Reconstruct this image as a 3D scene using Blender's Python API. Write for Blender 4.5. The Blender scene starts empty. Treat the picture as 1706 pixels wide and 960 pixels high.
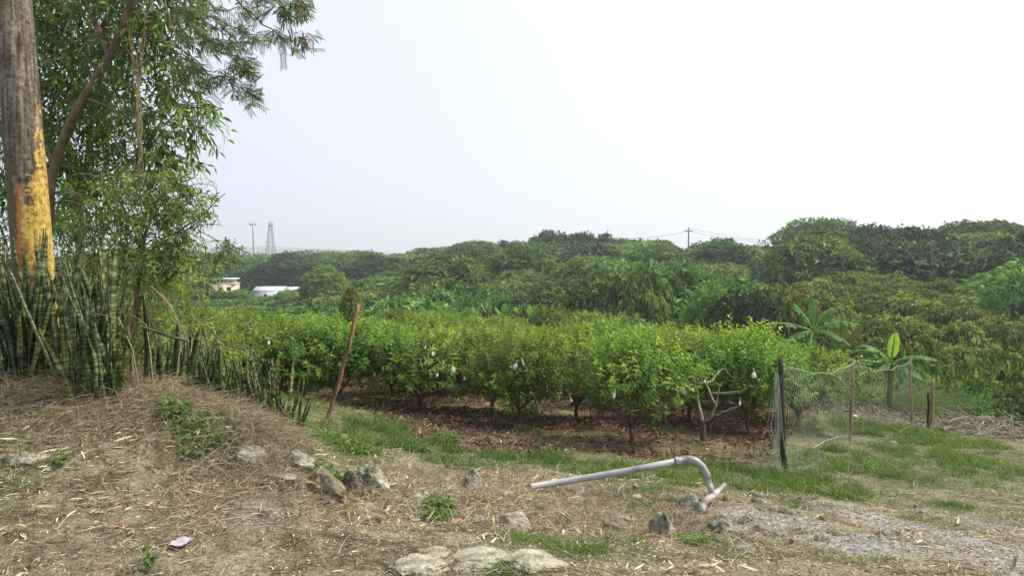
import bpy, math
import numpy as np
R = math.radians
PI = math.pi
rng = np.random.default_rng(7)
scene = bpy.context.scene
C = scene.collection

# ------------------------------------------------------------------ camera
CAMZ = 1.6
PITCH = math.atan(40 / 1232)
cam_d = bpy.data.cameras.new('camera')
cam = bpy.data.objects.new('camera', cam_d)
C.objects.link(cam)
cam.location = (0, 0, CAMZ)
cam.rotation_euler = (PI / 2 - PITCH, 0, 0)
cam_d.sensor_fit = 'HORIZONTAL'
cam_d.sensor_width = 36
cam_d.lens = 26
cam_d.clip_start = 0.05
cam_d.clip_end = 9000
scene.camera = cam

# ------------------------------------------------------------------ world / sun
SUN_AZ = R(82)      # from +Y towards +X
SUN_EL = R(50)
sdir = np.array([math.sin(SUN_AZ) * math.cos(SUN_EL), math.cos(SUN_AZ) * math.cos(SUN_EL), math.sin(SUN_EL)])
world = bpy.data.worlds.new("World")
scene.world = world
world.use_nodes = True
nt = world.node_tree
for n in list(nt.nodes): nt.nodes.remove(n)
N = nt.nodes.new; L = nt.links.new
out = N('ShaderNodeOutputWorld'); bg = N('ShaderNodeBackground'); bg.inputs[1].default_value = 0.10
sky = N('ShaderNodeTexSky'); sky.sky_type = 'NISHITA'; sky.sun_disc = False
sky.sun_elevation = SUN_EL; sky.sun_rotation = SUN_AZ
sky.air_density = 1.0; sky.dust_density = 4.0; sky.ozone_density = 1.0
tc = N('ShaderNodeTexCoord')
dot = N('ShaderNodeVectorMath'); dot.operation = 'DOT_PRODUCT'; dot.inputs[1].default_value = (0.83, 0.38, 0.40)
nz = N('ShaderNodeTexNoise'); nz.inputs['Scale'].default_value = 1.6; nz.inputs['Detail'].default_value = 3
add = N('ShaderNodeMath'); add.operation = 'MULTIPLY_ADD'; add.inputs[1].default_value = 0.30
ramp = N('ShaderNodeValToRGB')
ramp.color_ramp.elements[0].position = 0.10; ramp.color_ramp.elements[0].color = (.61, .675, .81, 1)
ramp.color_ramp.elements[1].position = 0.82; ramp.color_ramp.elements[1].color = (0.86, 0.88, 0.88, 1)
e = ramp.color_ramp.elements.new(0.5); e.color = (0.69, 0.765, 0.85, 1)
sc_ = N('ShaderNodeVectorMath'); sc_.operation = 'SCALE'; sc_.inputs[3].default_value = 10.0
mix = N('ShaderNodeMixRGB'); mix.inputs[0].default_value = 0.88
L(tc.outputs['Generated'], dot.inputs[0]); L(tc.outputs['Generated'], nz.inputs['Vector'])
L(nz.outputs['Fac'], add.inputs[0]); L(dot.outputs['Value'], add.inputs[2])
L(add.outputs[0], ramp.inputs[0]); L(ramp.outputs[0], sc_.inputs[0])
L(sky.outputs[0], mix.inputs[1]); L(sc_.outputs[0], mix.inputs[2])
L(mix.outputs[0], bg.inputs[0]); L(bg.outputs[0], out.inputs[0])

sun_d = bpy.data.lights.new('sun', 'SUN'); sun_d.energy = 3.9; sun_d.angle = R(2.5); sun_d.color = (1.0, 0.92, 0.78)
sun = bpy.data.objects.new('sun', sun_d); C.objects.link(sun)
from mathutils import Vector
sun.rotation_euler = Vector(tuple(sdir)).to_track_quat('Z', 'Y').to_euler()

scene.view_settings.view_transform = 'Standard'
scene.view_settings.look = 'None'
scene.view_settings.exposure = 0.46
scene.view_settings.gamma = 1.0
scene.view_settings.use_curve_mapping = False
scene.render.engine = 'CYCLES'
cy = scene.cycles
cy.max_bounces = 6; cy.diffuse_bounces = 4; cy.glossy_bounces = 2; cy.transmission_bounces = 4
cy.transparent_max_bounces = 6; cy.volume_bounces = 1
HAZE = .0006
cy.use_denoising = True
cy.use_adaptive_sampling = True; cy.adaptive_threshold = 0.012
scene.render.use_persistent_data = False

# ------------------------------------------------------------------ pixel <-> world helpers (photo is 1706 x 960)
F = 1232.0
cp, sp = math.cos(PITCH), math.sin(PITCH)
def ray(px, py):
    a = (px - 853) / F; b = -(py - 480) / F
    return np.array([a, cp + b * sp, b * cp - sp])
def at(px, py, Y):
    d = ray(px, py); t = Y / d[1]
    return np.array([d[0] * t, Y, CAMZ + d[2] * t])
def pix(x, y, z):
    dz = z - CAMZ
    f = y * cp - dz * sp; u = y * sp + dz * cp
    return 853 + F * x / f, 480 - F * u / f

# ------------------------------------------------------------------ noise
def hash2(ix, iy, s):
    h = (ix.astype(np.int64) * 374761393 + iy.astype(np.int64) * 668265263 + s * 1274126177) & 0x7fffffff
    h = ((h ^ (h >> 13)) * 1274126177) & 0x7fffffff
    h = (h ^ (h >> 16)) & 0xffff
    return h / 65535.0
def vnoise(x, y, s=0):
    x = np.asarray(x, float); y = np.asarray(y, float)
    ix = np.floor(x); iy = np.floor(y); fx = x - ix; fy = y - iy
    fx = fx * fx * (3 - 2 * fx); fy = fy * fy * (3 - 2 * fy)
    a = hash2(ix, iy, s); b = hash2(ix + 1, iy, s); c = hash2(ix, iy + 1, s); d = hash2(ix + 1, iy + 1, s)
    return (a * (1 - fx) + b * fx) * (1 - fy) + (c * (1 - fx) + d * fx) * fy
def fbm(x, y, s=0, o=4):
    v = 0; a = .5
    for i in range(o):
        v = v + a * vnoise(x * 2 ** i + 13.7 * i, y * 2 ** i - 7.1 * i, s + i); a *= .5
    return v
def sstep(a, b, x):
    t = np.clip((x - a) / (b - a), 0, 1); return t * t * (3 - 2 * t)

# ------------------------------------------------------------------ terrain height
ctrl_px = [(0,960,3.6),(400,960,3.65),(850,960,3.7),(1300,960,3.75),(1706,960,3.8),
 (0,880,4.05),(300,860,4.25),(0,800,4.5),(300,760,4.9),(0,730,4.9),(150,700,5.15),(0,655,5.45),(120,655,5.45),(250,665,5.4),
 (330,690,5.3),(420,705,5.4),(485,738,5.35),(380,800,4.75),(500,850,4.6),(480,780,5.0),
 (560,815,5.2),(640,835,5.2),(600,785,6.6),(600,740,8.2),(520,712,8.8),(542,698,9.9),
 (330,650,9.0),(430,655,11.0),(200,610,9.0),(60,610,8.5),
 (780,800,6.6),(700,850,5.2),(850,860,5.3),(950,830,6.3),(885,812,6.9),(1000,790,8.0),(860,770,8.6),(720,735,10.0),
 (1053,742,11.5),(865,715,13.0),(720,690,15.0),(640,650,20),(1170,735,12.0),(1240,715,13.5),(1170,770,9.8),
 (1170,850,6.1),(1100,880,5.4),(1307,790,9.4),(1416,733,13.6),(1519,715,15.8),(1551,720,15.9),(1250,850,6.3),
 (1450,880,5.8),(1400,820,8.0),(1600,800,8.8),(1600,745,13.0),(1690,735,14.2),(1706,850,6.9),(1706,780,10.0),(1600,722,16.5),(1450,690,17.0),(1400,665,20),
 (1150,920,4.5),(700,910,4.2),(1500,930,4.3)]
cw = [(0,0,0),(-3,0,.1),(3,0,0),(0,-5,0),(-6,-4,.2),(6,-4,0),(-7,3,.5),(-7,6,.8),(7,4,-.25),(9,8,-1.0),(12,14,-2.0),(-10,9,.3),
      (-6,14,-1.0),(-8,20,-1.7),(0,20,-1.85),(6,20,-2.0),(-12,30,-2.4),(0,30,-2.5),(9,30,-2.9),(-16,42,-3.0),(0,42,-3.1),(12,42,-3.6),
      (-18,55,-4),(0,55,-4.2),(18,50,-5),(-12,14,-.3),(-16,20,-1.3)]
CP = np.array([at(*c) for c in ctrl_px] + [np.array(c, float) for c in cw])
def tps_fit(P, lam=0.02):
    n = len(P); d = np.hypot(P[:, None, 0] - P[None, :, 0], P[:, None, 1] - P[None, :, 1])
    K = np.where(d > 0, d * d * np.log(d + 1e-9), 0) + lam * np.eye(n)
    Q = np.c_[np.ones(n), P[:, :2]]
    A = np.block([[K, Q], [Q.T, np.zeros((3, 3))]])
    return np.linalg.solve(A, np.r_[P[:, 2], 0, 0, 0])
TW = tps_fit(CP)
def tps(x, y):
    v = TW[-3] + TW[-2] * x + TW[-1] * y
    for i in range(len(CP)):
        d2 = (x - CP[i, 0]) ** 2 + (y - CP[i, 1]) ** 2
        v = v + TW[i] * np.where(d2 > 0, 0.5 * d2 * np.log(d2 + 1e-12), 0)
    return v
RT = np.array([(-400,300,415),(200,380,415),(330,430,418),(400,450,424),(450,450,424),(520,420,414),(590,420,424),(640,330,428),(690,260,420),(760,240,414),
  (840,200,410),(900,185,408),(1000,180,408),(1060,175,410),(1150,170,410),(1230,160,415),(1300,150,415),(1338,135,396),(1400,130,384),
  (1470,125,384),(1530,122,378),(1600,120,370),(1706,120,370),(2200,120,372)], float)
BT = np.array([(-400,60,500),(400,62,497),(700,60,500),(900,56,506),(1150,50,515),(1300,42,535),(1400,38,560),(1480,32,610),(1560,27,655),(1640,25,670),(2200,25,670)], float)
NE = np.array([(-400,46),(900,45),(1100,40),(1200,34),(1300,29),(1400,24),(1480,21),(1560,17.5),(2200,17.5)], float)
def canopy(x, y):
    yy = np.maximum(y, 1.0); px = np.clip(853 + F * x / yy, -400, 2200)
    dr = np.interp(px, RT[:, 0], RT[:, 1]); pr = np.interp(px, RT[:, 0], RT[:, 2])
    db = np.interp(px, BT[:, 0], BT[:, 1]); pb = np.interp(px, BT[:, 0], BT[:, 2])
    zr = CAMZ + (440 - pr) / F * dr; zb = CAMZ + (440 - pb) / F * db
    t = (yy - db) / (dr - db)
    z = zb + (zr - zb) * np.clip(t, -.1, 1)
    bump = np.sin(np.clip(t, 0, 1) * PI) * (zr - zb) * 0.10
    z = z + bump - np.maximum(t - 1, 0) * (dr - db) * 0.06
    return np.maximum(z, -12), t
def H(x, y, micro=False):
    x = np.asarray(x, float); y = np.asarray(y, float)
    yy = np.maximum(y, 1.0); px = np.clip(853 + F * x / yy, -400, 2200)
    near = np.clip(tps(x, y), -9, 1.3)
    r = np.hypot(x, y)
    near = near * (1 - sstep(6, 16, -y + 0.25 * np.abs(x)))
    cz, t = canopy(x, y)
    farz = cz - 6.2 - 1.5 * fbm(x / 30, y / 30, 3, 3)
    ne = np.interp(px, NE[:, 0], NE[:, 1])
    w = sstep(0, 1, (y - ne) / np.interp(px, [1200, 1500], [14, 8]))
    side = sstep(30, 60, r) * (y < 40)
    near = near * (1 - side) + (-1.0) * side
    z = near * (1 - w) + farz * w
    if micro:
        nm = (1 - sstep(18, 40, r))
        z = z + np.clip(1 - (r - 7) / 4, 0, 1) * (.022 * (fbm(x * 13, y * 13, 23, 3) - .45) + .030 * np.maximum(0, fbm(x * 3.1, y * 4.3, 27, 4) - .52) * 3) + nm * (0.10 * (fbm(x * 1.1, y * 1.1, 11, 4) - .47) + 0.045 * (fbm(x * 5, y * 5, 17, 3) - .45))
    return z
def Hm(x, y): return H(x, y, True)
def hit(px, py, y0=2.0, y1=60):
    d = ray(px, py); Y = np.geomspace(y0, y1, 1500); t = Y / d[1]
    z = CAMZ + d[2] * t; g = Hm(d[0] * t, Y)
    b = np.nonzero(z <= g)[0]
    i = b[0] if len(b) else len(Y) - 1
    return np.array([d[0] * t[i], Y[i], float(g[i])])

# ------------------------------------------------------------------ mesh builder
class MB:
    def __init__(s): s.V = []; s.A = []; s.T = []; s.Q = []; s.MT = []; s.MQ = []; s.n = 0
    def add(s, V, T=None, Q=None, rnd=0.5, mat=0):
        V = np.asarray(V, float).reshape(-1, 3); s.V.append(V)
        s.A.append(np.broadcast_to(np.asarray(rnd, float), (len(V),)).copy())
        if T is not None and len(T):
            T = np.asarray(T, np.int64).reshape(-1, 3) + s.n; s.T.append(T); s.MT.append(np.full(len(T), mat))
        if Q is not None and len(Q):
            Q = np.asarray(Q, np.int64).reshape(-1, 4) + s.n; s.Q.append(Q); s.MQ.append(np.full(len(Q), mat))
        s.n += len(V)
    def mesh(s, name, mats, smooth=False):
        me = bpy.data.meshes.new(name)
        V = np.concatenate(s.V); A = np.concatenate(s.A)
        T = np.concatenate(s.T) if s.T else np.zeros((0, 3), int); Q = np.concatenate(s.Q) if s.Q else np.zeros((0, 4), int)
        MI = np.concatenate([np.concatenate(s.MT) if s.MT else np.zeros(0, int), np.concatenate(s.MQ) if s.MQ else np.zeros(0, int)])
        me.vertices.add(len(V)); me.vertices.foreach_set('co', V.ravel())
        li = np.concatenate([T.ravel(), Q.ravel()]); me.loops.add(len(li)); me.loops.foreach_set('vertex_index', li.astype(np.int32))
        nf = len(T) + len(Q); me.polygons.add(nf)
        ls = np.concatenate([np.arange(len(T)) * 3, len(T) * 3 + np.arange(len(Q)) * 4])
        me.polygons.foreach_set('loop_start', ls.astype(np.int32))
        me.polygons.foreach_set('material_index', MI.astype(np.int32))
        if smooth: me.polygons.foreach_set('use_smooth', np.ones(nf, bool))
        a = me.attributes.new('rnd', 'FLOAT', 'POINT'); a.data.foreach_set('value', A.astype(np.float32))
        for m in (mats if isinstance(mats, (list, tuple)) else [mats]): me.materials.append(m)
        me.update(calc_edges=True)
        return me
    def build(s, name, mats, parent=None, smooth=False):
        o = bpy.data.objects.new(name, s.mesh(name, mats, smooth)); C.objects.link(o)
        if parent is not None: o.parent = parent
        return o
def tag(o, label=None, cat=None, group=None, kind=None):
    if label: o['label'] = label
    if cat: o['category'] = cat
    if group: o['group'] = group
    if kind: o['kind'] = kind
    return o
def empty(name, loc=(0, 0, 0), rz=0):
    o = bpy.data.objects.new(name, None); C.objects.link(o); o.location = tuple(loc); o.rotation_euler = (0, 0, rz); o.empty_display_size = .2
    return o
def copy_tree(o, parent=None):
    c = o.copy(); C.objects.link(c); c.parent = parent
    for ch in [q for q in C.objects if q.parent is o]: copy_tree(ch, c)
    return c
def copy_thing(root, kids):
    c = root.copy(); C.objects.link(c)
    for k in kids:
        d = k.copy(); C.objects.link(d); d.parent = c
    return c
def nrm(v): return v / np.maximum(np.linalg.norm(v, axis=-1, keepdims=True), 1e-9)
def runit(n, g=rng): return nrm(g.normal(size=(n, 3)))
def tubes(mb, P, Rr, sides=5, rnd=.5, mat=0, cap=False):
    """P (N,K,3) paths, Rr (N,K) radii"""
    P = np.asarray(P, float); Rr = np.asarray(Rr, float)
    if P.ndim == 2: P = P[None]; Rr = Rr[None]
    n, k, _ = P.shape
    Rr = np.broadcast_to(Rr, (n, k))
    T = np.gradient(P, axis=1); T = nrm(T)
    ref = np.where(np.abs(T[:, :1, 2:3]) > .85, np.array([1., 0, 0]), np.array([0, 0, 1.]))
    ref = np.broadcast_to(ref, T.shape)
    U = nrm(np.cross(T, ref)); W = np.cross(T, U)
    a = np.arange(sides) * 2 * PI / sides
    V = P[:, :, None] + Rr[:, :, None, None] * (np.cos(a)[None, None, :, None] * U[:, :, None] + np.sin(a)[None, None, :, None] * W[:, :, None])
    i = np.arange(n)[:, None, None] * k * sides; j = np.arange(k - 1)[None, :, None] * sides; s = np.arange(sides)[None, None, :]
    s2 = (s + 1) % sides
    Q = np.stack([i + j + s, i + j + s2, i + j + sides + s2, i + j + sides + s], -1)
    r = np.broadcast_to(np.asarray(rnd, float).reshape(-1, 1, 1) if np.ndim(rnd) else rnd, (n, k, sides)).ravel()
    T3 = None
    if cap and sides > 2:
        T3 = []
        for ii in range(n):
            for base in (ii * k * sides, ii * k * sides + (k - 1) * sides):
                for q in range(1, sides - 1): T3.append((base, base + q, base + q + 1))
    mb.add(V.reshape(-1, 3), T3, Q.reshape(-1, 4), r, mat)
def leaves(mb, P, D, Nn, Ln, Wd, rnd=.5, full=False, droop=0.15, fold=.18, mat=0):
    n = len(P); D = nrm(D); S = nrm(np.cross(D, Nn)); U = np.cross(S, D)
    Ln = np.broadcast_to(np.asarray(Ln, float), (n,))[:, None]; Wd = np.broadcast_to(np.asarray(Wd, float), (n,))[:, None]
    rnd = np.broadcast_to(np.asarray(rnd, float), (n,))
    dz = np.array([0, 0, -1.])
    if not full:
        m = P + D * Ln * .45; tip = P + D * Ln + dz * droop * Ln
        V = np.stack([P, m + S * Wd * .5 + U * fold * Wd, tip, m - S * Wd * .5 + U * fold * Wd], 1)
        b = np.arange(n)[:, None] * 4
        T = np.concatenate([b + [0, 2, 1], b + [0, 3, 2]])
        mb.add(V, T, None, np.repeat(rnd, 4), mat)
    else:
        def row(t, w):
            c = P + D * Ln * t + dz * droop * t * t * Ln
            return [c + S * Wd * w * .5 + U * fold * Wd, c, c - S * Wd * w * .5 + U * fold * Wd]
        V = np.stack([P] + row(.3, .95) + row(.65, .8) + [P + D * Ln + dz * droop * Ln], 1)
        b = np.arange(n)[:, None] * 8
        T = np.concatenate([b + q for q in ([0, 2, 1], [0, 3, 2], [4, 5, 7], [5, 6, 7])])
        Q = np.concatenate([b + q for q in ([1, 2, 5, 4], [2, 3, 6, 5])])
        mb.add(V, T, Q, np.repeat(rnd, 8), mat)
def blades(mb, P, D, Ln, Wd, bend, K=4, rnd=.5, mat=0, g=rng):
    """curved tapering strips; bend = world vector added with t^2"""
    n = len(P); D = nrm(D); S = nrm(np.cross(D, g.normal(size=(n, 3))))
    Ln = np.broadcast_to(np.asarray(Ln, float), (n,))[:, None]; Wd = np.broadcast_to(np.asarray(Wd, float), (n,))[:, None]
    V = []
    for i in range(K):
        t = i / (K - 1); c = P + D * Ln * t + bend * (t * t) * Ln
        w = (1 - t) ** .7 if i < K - 1 else 0
        if i < K - 1: V += [c + S * Wd * .5 * w, c - S * Wd * .5 * w]
        else: V += [c]
    V = np.stack(V, 1); m = 2 * (K - 1) + 1; b = np.arange(n)[:, None] * m
    Q = [b + [2 * i, 2 * i + 1, 2 * i + 3, 2 * i + 2] for i in range(K - 2)]
    T = b + [2 * K - 4, 2 * K - 3, 2 * K - 2]
    mb.add(V, T, np.concatenate(Q) if Q else None, np.repeat(np.broadcast_to(np.asarray(rnd, float), (n,)), m), mat)

# ------------------------------------------------------------------ materials
def mat_new(name):
    m = bpy.data.materials.new(name); m.use_nodes = True
    t = m.node_tree
    for n in list(t.nodes): t.nodes.remove(n)
    return m, t
def ramp_node(t, cols):
    r = t.nodes.new('ShaderNodeValToRGB'); el = r.color_ramp.elements
    while len(el) < len(cols): el.new(.5)
    for i, (p, c) in enumerate(cols):
        el[i].position = p; el[i].color = (*c, 1)
    return r
def leaf_mat(name, cols, transl=.35, rough=.5, objvar=.25, tmul=(1.25, 1.35, .6), spec=.3):
    m, t = mat_new(name); N = t.nodes.new; Lk = t.links.new
    at_ = N('ShaderNodeAttribute'); at_.attribute_name = 'rnd'
    r = ramp_node(t, cols); Lk(at_.outputs['Fac'], r.inputs[0])
    oi = N('ShaderNodeObjectInfo')
    hsv = N('ShaderNodeHueSaturation')
    mr = N('ShaderNodeMapRange'); mr.inputs['To Min'].default_value = 1 - objvar; mr.inputs['To Max'].default_value = 1 + objvar
    Lk(oi.outputs['Random'], mr.inputs[0]); Lk(mr.outputs[0], hsv.inputs['Value'])
    mh = N('ShaderNodeMapRange'); mh.inputs['To Min'].default_value = .5 - objvar * .07; mh.inputs['To Max'].default_value = .5 + objvar * .07
    ml = N('ShaderNodeMath'); ml.operation = 'MULTIPLY'; ml.inputs[1].default_value = 7.31; fr = N('ShaderNodeMath'); fr.operation = 'FRACT'
    Lk(oi.outputs['Random'], ml.inputs[0]); Lk(ml.outputs[0], fr.inputs[0]); Lk(fr.outputs[0], mh.inputs[0]); Lk(mh.outputs[0], hsv.inputs['Hue'])
    Lk(r.outputs[0], hsv.inputs['Color'])
    b = N('ShaderNodeBsdfPrincipled'); b.inputs['Roughness'].default_value = rough
    b.inputs['Specular IOR Level'].default_value = spec
    Lk(hsv.outputs[0], b.inputs['Base Color'])
    tr = N('ShaderNodeBsdfTranslucent'); vm = N('ShaderNodeVectorMath'); vm.operation = 'MULTIPLY'; vm.inputs[1].default_value = tmul
    Lk(hsv.outputs[0], vm.inputs[0]); Lk(vm.outputs[0], tr.inputs[0])
    mx = N('ShaderNodeMixShader'); mx.inputs[0].default_value = transl
    Lk(b.outputs[0], mx.inputs[1]); Lk(tr.outputs[0], mx.inputs[2])
    o = N('ShaderNodeOutputMaterial'); Lk(mx.outputs[0], o.inputs[0])
    return m
def noisy_mat(name, cols, scale=8, detail=8, rough=.8, bump=.3, stretch=(1, 1, 1), spec=.2, coord='Object', bscale=None):
    m, t = mat_new(name); N = t.nodes.new; Lk = t.links.new
    tc = N('ShaderNodeTexCoord'); mp = N('ShaderNodeMapping'); mp.inputs['Scale'].default_value = stretch
    Lk(tc.outputs[coord], mp.inputs[0])
    n = N('ShaderNodeTexNoise'); n.inputs['Scale'].default_value = scale; n.inputs['Detail'].default_value = detail; n.inputs['Roughness'].default_value = .65
    Lk(mp.outputs[0], n.inputs['Vector'])
    r = ramp_node(t, cols); Lk(n.outputs['Fac'], r.inputs[0])
    b = N('ShaderNodeBsdfPrincipled'); b.inputs['Roughness'].default_value = rough; b.inputs['Specular IOR Level'].default_value = spec
    Lk(r.outputs[0], b.inputs['Base Color'])
    n2 = N('ShaderNodeTexNoise'); n2.inputs['Scale'].default_value = bscale or scale * 3; n2.inputs['Detail'].default_value = 6
    Lk(mp.outputs[0], n2.inputs['Vector'])
    bp = N('ShaderNodeBump'); bp.inputs['Strength'].default_value = bump; bp.inputs['Distance'].default_value = .02
    Lk(n2.outputs['Fac'], bp.inputs['Height']); Lk(bp.outputs[0], b.inputs['Normal'])
    o = N('ShaderNodeOutputMaterial'); Lk(b.outputs[0], o.inputs[0])
    return m
def plain(name, col, rough=.6, spec=.3):
    return noisy_mat(name, [(.3, tuple(c * .85 for c in col)), (.7, tuple(min(1, c * 1.12) for c in col))], 12, 4, rough, .05, spec=spec)

M = {}
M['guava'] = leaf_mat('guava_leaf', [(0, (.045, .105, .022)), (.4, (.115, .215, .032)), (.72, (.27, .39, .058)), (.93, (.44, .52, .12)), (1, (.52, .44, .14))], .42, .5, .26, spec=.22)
M['hill'] = leaf_mat('broadleaf_foliage', [(0, (.028, .062, .024)), (.45, (.09, .17, .046)), (.8, (.20, .30, .08)), (1, (.34, .43, .13))], .25, .6, .38, spec=.12)
M['hilldark'] = leaf_mat('dark_foliage', [(0, (.015, .035, .018)), (.5, (.042, .088, .036)), (1, (.14, .20, .075))], .15, .6, .25, spec=.12)
M['hillfar'] = leaf_mat('far_foliage', [(0, (.035, .065, .032)), (.5, (.07, .12, .048)), (1, (.13, .17, .07))], .2, .7, .2, spec=.05)
M['olive'] = leaf_mat('bamboo_foliage', [(0, (.035, .065, .02)), (.5, (.095, .15, .04)), (.85, (.20, .26, .075)), (1, (.34, .38, .13))], .25, .6, .2, spec=.12)
M['orange'] = leaf_mat('young_mango_leaf', [(0, (.025, .07, .02)), (.5, (.05, .12, .03)), (.86, (.12, .18, .04)), (.95, (.28, .22, .06)), (1, (.38, .24, .08))], .3, .5, .05)
M['mango'] = leaf_mat('long_leaf', [(0, (.03, .07, .02)), (.5, (.08, .16, .035)), (.85, (.18, .29, .055)), (1, (.33, .40, .09))], .45, .42, .1, spec=.35)
M['pinnate'] = leaf_mat('pinnate_leaf', [(0, (.05, .09, .04)), (.6, (.10, .16, .06)), (1, (.20, .26, .09))], .4, .6, .1)
M['shrub'] = leaf_mat('small_leaflet', [(0, (.04, .10, .02)), (.5, (.11, .215, .04)), (1, (.26, .39, .08))], .4, .45, .15)
M['herb'] = leaf_mat('low_herb_leaf', [(0, (.04, .09, .025)), (.5, (.10, .18, .045)), (1, (.22, .31, .09))], .35, .55, .1, spec=.15)
M['weed'] = leaf_mat('yellowish_weed', [(0, (.06, .10, .025)), (.5, (.14, .20, .05)), (1, (.28, .30, .09))], .35, .6, .15)
M['tallgrass'] = leaf_mat('tall_grass_blade', [(0, (.06, .095, .04)), (.5, (.13, .19, .075)), (1, (.30, .34, .16))], .3, .6, .1)
M['banana'] = leaf_mat('banana_leaf', [(0, (.05, .14, .045)), (.5, (.10, .23, .075)), (1, (.32, .48, .10))], .45, .5, .1, spec=.22)
M['bananadry'] = leaf_mat('dry_banana_leaf', [(0, (.14, .10, .05)), (.5, (.19, .18, .06)), (1, (.20, .27, .07))], .4, .6, .1)
M['grass'] = leaf_mat('grass_blade', [(0, (.06, .11, .025)), (.5, (.125, .215, .045)), (.8, (.23, .32, .09)), (.9, (.38, .37, .17)), (1, (.46, .38, .22))], .35, .55, .0)
M['straw'] = leaf_mat('dry_straw', [(0, (.10, .07, .04)), (.35, (.26, .21, .135)), (.7, (.48, .415, .29)), (1, (.72, .66, .50))], .2, .8, .0, tmul=(1, .9, .8), spec=.1)
M['litter'] = leaf_mat('dry_leaf', [(0, (.09, .055, .03)), (.3, (.26, .18, .09)), (.65, (.52, .42, .25)), (1, (.82, .74, .57))], .15, .7, .0, tmul=(1, .9, .8), spec=.2)
M['mulchleaf'] = leaf_mat('brown_fallen_leaf', [(0, (.04, .025, .018)), (.5, (.13, .075, .05)), (.85, (.27, .17, .11)), (1, (.50, .38, .26))], .1, .8, .0, tmul=(1, .8, .7), spec=.15)
M['pods'] = leaf_mat('seed_pod', [(0, (.05, .03, .02)), (1, (.20, .11, .07))], .2, .6, .0, tmul=(1, .8, .6))
M['bark'] = noisy_mat('bark', [(.3, (.07, .05, .035)), (.6, (.20, .15, .10)), (.8, (.33, .27, .19))], 14, stretch=(1, 1, .25), bump=.6)
M['gbark'] = noisy_mat('guava_bark', [(.3, (.08, .045, .03)), (.6, (.19, .11, .075)), (.8, (.33, .23, .17))], 18, stretch=(1, 1, .3), bump=.4)
M['deadbark'] = noisy_mat('dead_bark', [(.3, (.18, .14, .11)), (.6, (.38, .33, .27)), (.8, (.60, .55, .47))], 14, stretch=(1, 1, .3), bump=.4)
M['vine'] = noisy_mat('dry_vine', [(.3, (.15, .10, .06)), (.7, (.36, .28, .19))], 20, bump=.3)
M['stake'] = noisy_mat('rusty_stake', [(.35, (.09, .045, .028)), (.5, (.22, .11, .06)), (.65, (.40, .26, .16))], 9, stretch=(1, 1, .2), bump=.3)
M['stakedark'] = noisy_mat('dark_stake', [(.35, (.02, .022, .02)), (.6, (.06, .055, .045)), (.8, (.20, .15, .10))], 9, stretch=(1, 1, .2), bump=.3)
M['bamboopole'] = noisy_mat('bamboo_pole', [(.3, (.16, .11, .06)), (.6, (.33, .24, .14)), (.8, (.5, .42, .28))], 9, stretch=(1, 1, .2), bump=.3)
M['rock'] = noisy_mat('rock', [(.34, (.05, .05, .035)), (.45, (.17, .165, .125)), (.55, (.30, .29, .23)), (.68, (.50, .48, .40))], 11, 14, .95, 1.0, bscale=30)
M['rockbrown'] = noisy_mat('brown_rock', [(.34, (.045, .038, .026)), (.45, (.12, .10, .07)), (.56, (.20, .17, .12)), (.68, (.32, .29, .21))], 9, 14, .95, 1.0, bscale=30)
M['slab'] = noisy_mat('pale_slab', [(.34, (.13, .115, .08)), (.45, (.27, .245, .18)), (.55, (.38, .355, .27)), (.68, (.52, .49, .40))], 10, 14, .95, 1.0, bscale=40)
M['concrete'] = noisy_mat('pale_concrete', [(.3, (.42, .41, .37)), (.7, (.66, .65, .60))], 9, 8, .85, .4)
M['pvc'] = noisy_mat('grey_plastic', [(.32, (.15, .145, .14)), (.42, (.31, .31, .32)), (.6, (.40, .40, .42)), (.8, (.50, .50, .52))], 4, 10, .45, .05, spec=.4)
M['pvcdirty'] = noisy_mat('dirty_plastic', [(.35, (.10, .09, .08)), (.5, (.28, .26, .24)), (.65, (.58, .56, .53))], 9, 8, .55, .15, spec=.4)
M['net'] = plain('net_thread', (.50, .54, .46), .6)
M['bag'] = leaf_mat('white_bag', [(0, (.70, .72, .72)), (1, (.88, .90, .90))], .35, .5, .0, tmul=(1, 1, 1))
M['white'] = plain('white_scrap', (.78, .77, .76))
M['steel'] = plain('galvanised_steel', (.10, .11, .13), .5)
M['paper'] = plain('lilac_paper', (.44, .40, .48), .7)
M['wire'] = plain('wire', (.08, .08, .09))
M['creamwall'] = noisy_mat('cream_plaster', [(.3, (.62, .52, .42)), (.7, (.78, .68, .56))], .8, 6, .9, .05)
M['whitewall'] = noisy_mat('white_plaster', [(.3, (.60, .63, .70)), (.7, (.74, .77, .83))], .8, 6, .9, .05)
M['roof'] = plain('pale_metal_roof', (.66, .72, .80), .4)
M['glass'] = plain('window_glass', (.03, .035, .04), .1, .6)

# snake plant: cross banding
m, t = mat_new('snake_plant_leaf'); N = t.nodes.new; Lk = t.links.new
tc = N('ShaderNodeTexCoord'); mp = N('ShaderNodeMapping'); mp.inputs['Scale'].default_value = (3, 3, 26)
n1 = N('ShaderNodeTexNoise'); n1.inputs['Scale'].default_value = 1.6; n1.inputs['Detail'].default_value = 4; n1.inputs['Distortion'].default_value = .8
Lk(tc.outputs['Object'], mp.inputs[0]); Lk(mp.outputs[0], n1.inputs['Vector'])
r = ramp_node(t, [(.40, (.022, .042, .018)), (.5, (.065, .10, .042)), (.62, (.19, .235, .12))])
Lk(n1.outputs['Fac'], r.inputs[0])
at_ = N('ShaderNodeAttribute'); at_.attribute_name = 'rnd'
r2 = ramp_node(t, [(0, (.5, .55, .5)), (.6, (1.05, 1.0, .85)), (.85, (1.4, 1.15, .65)), (.95, (1.5, 1.15, .75)), (1, (2.4, 1.8, 1.4))])
Lk(at_.outputs['Fac'], r2.inputs[0])
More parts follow.
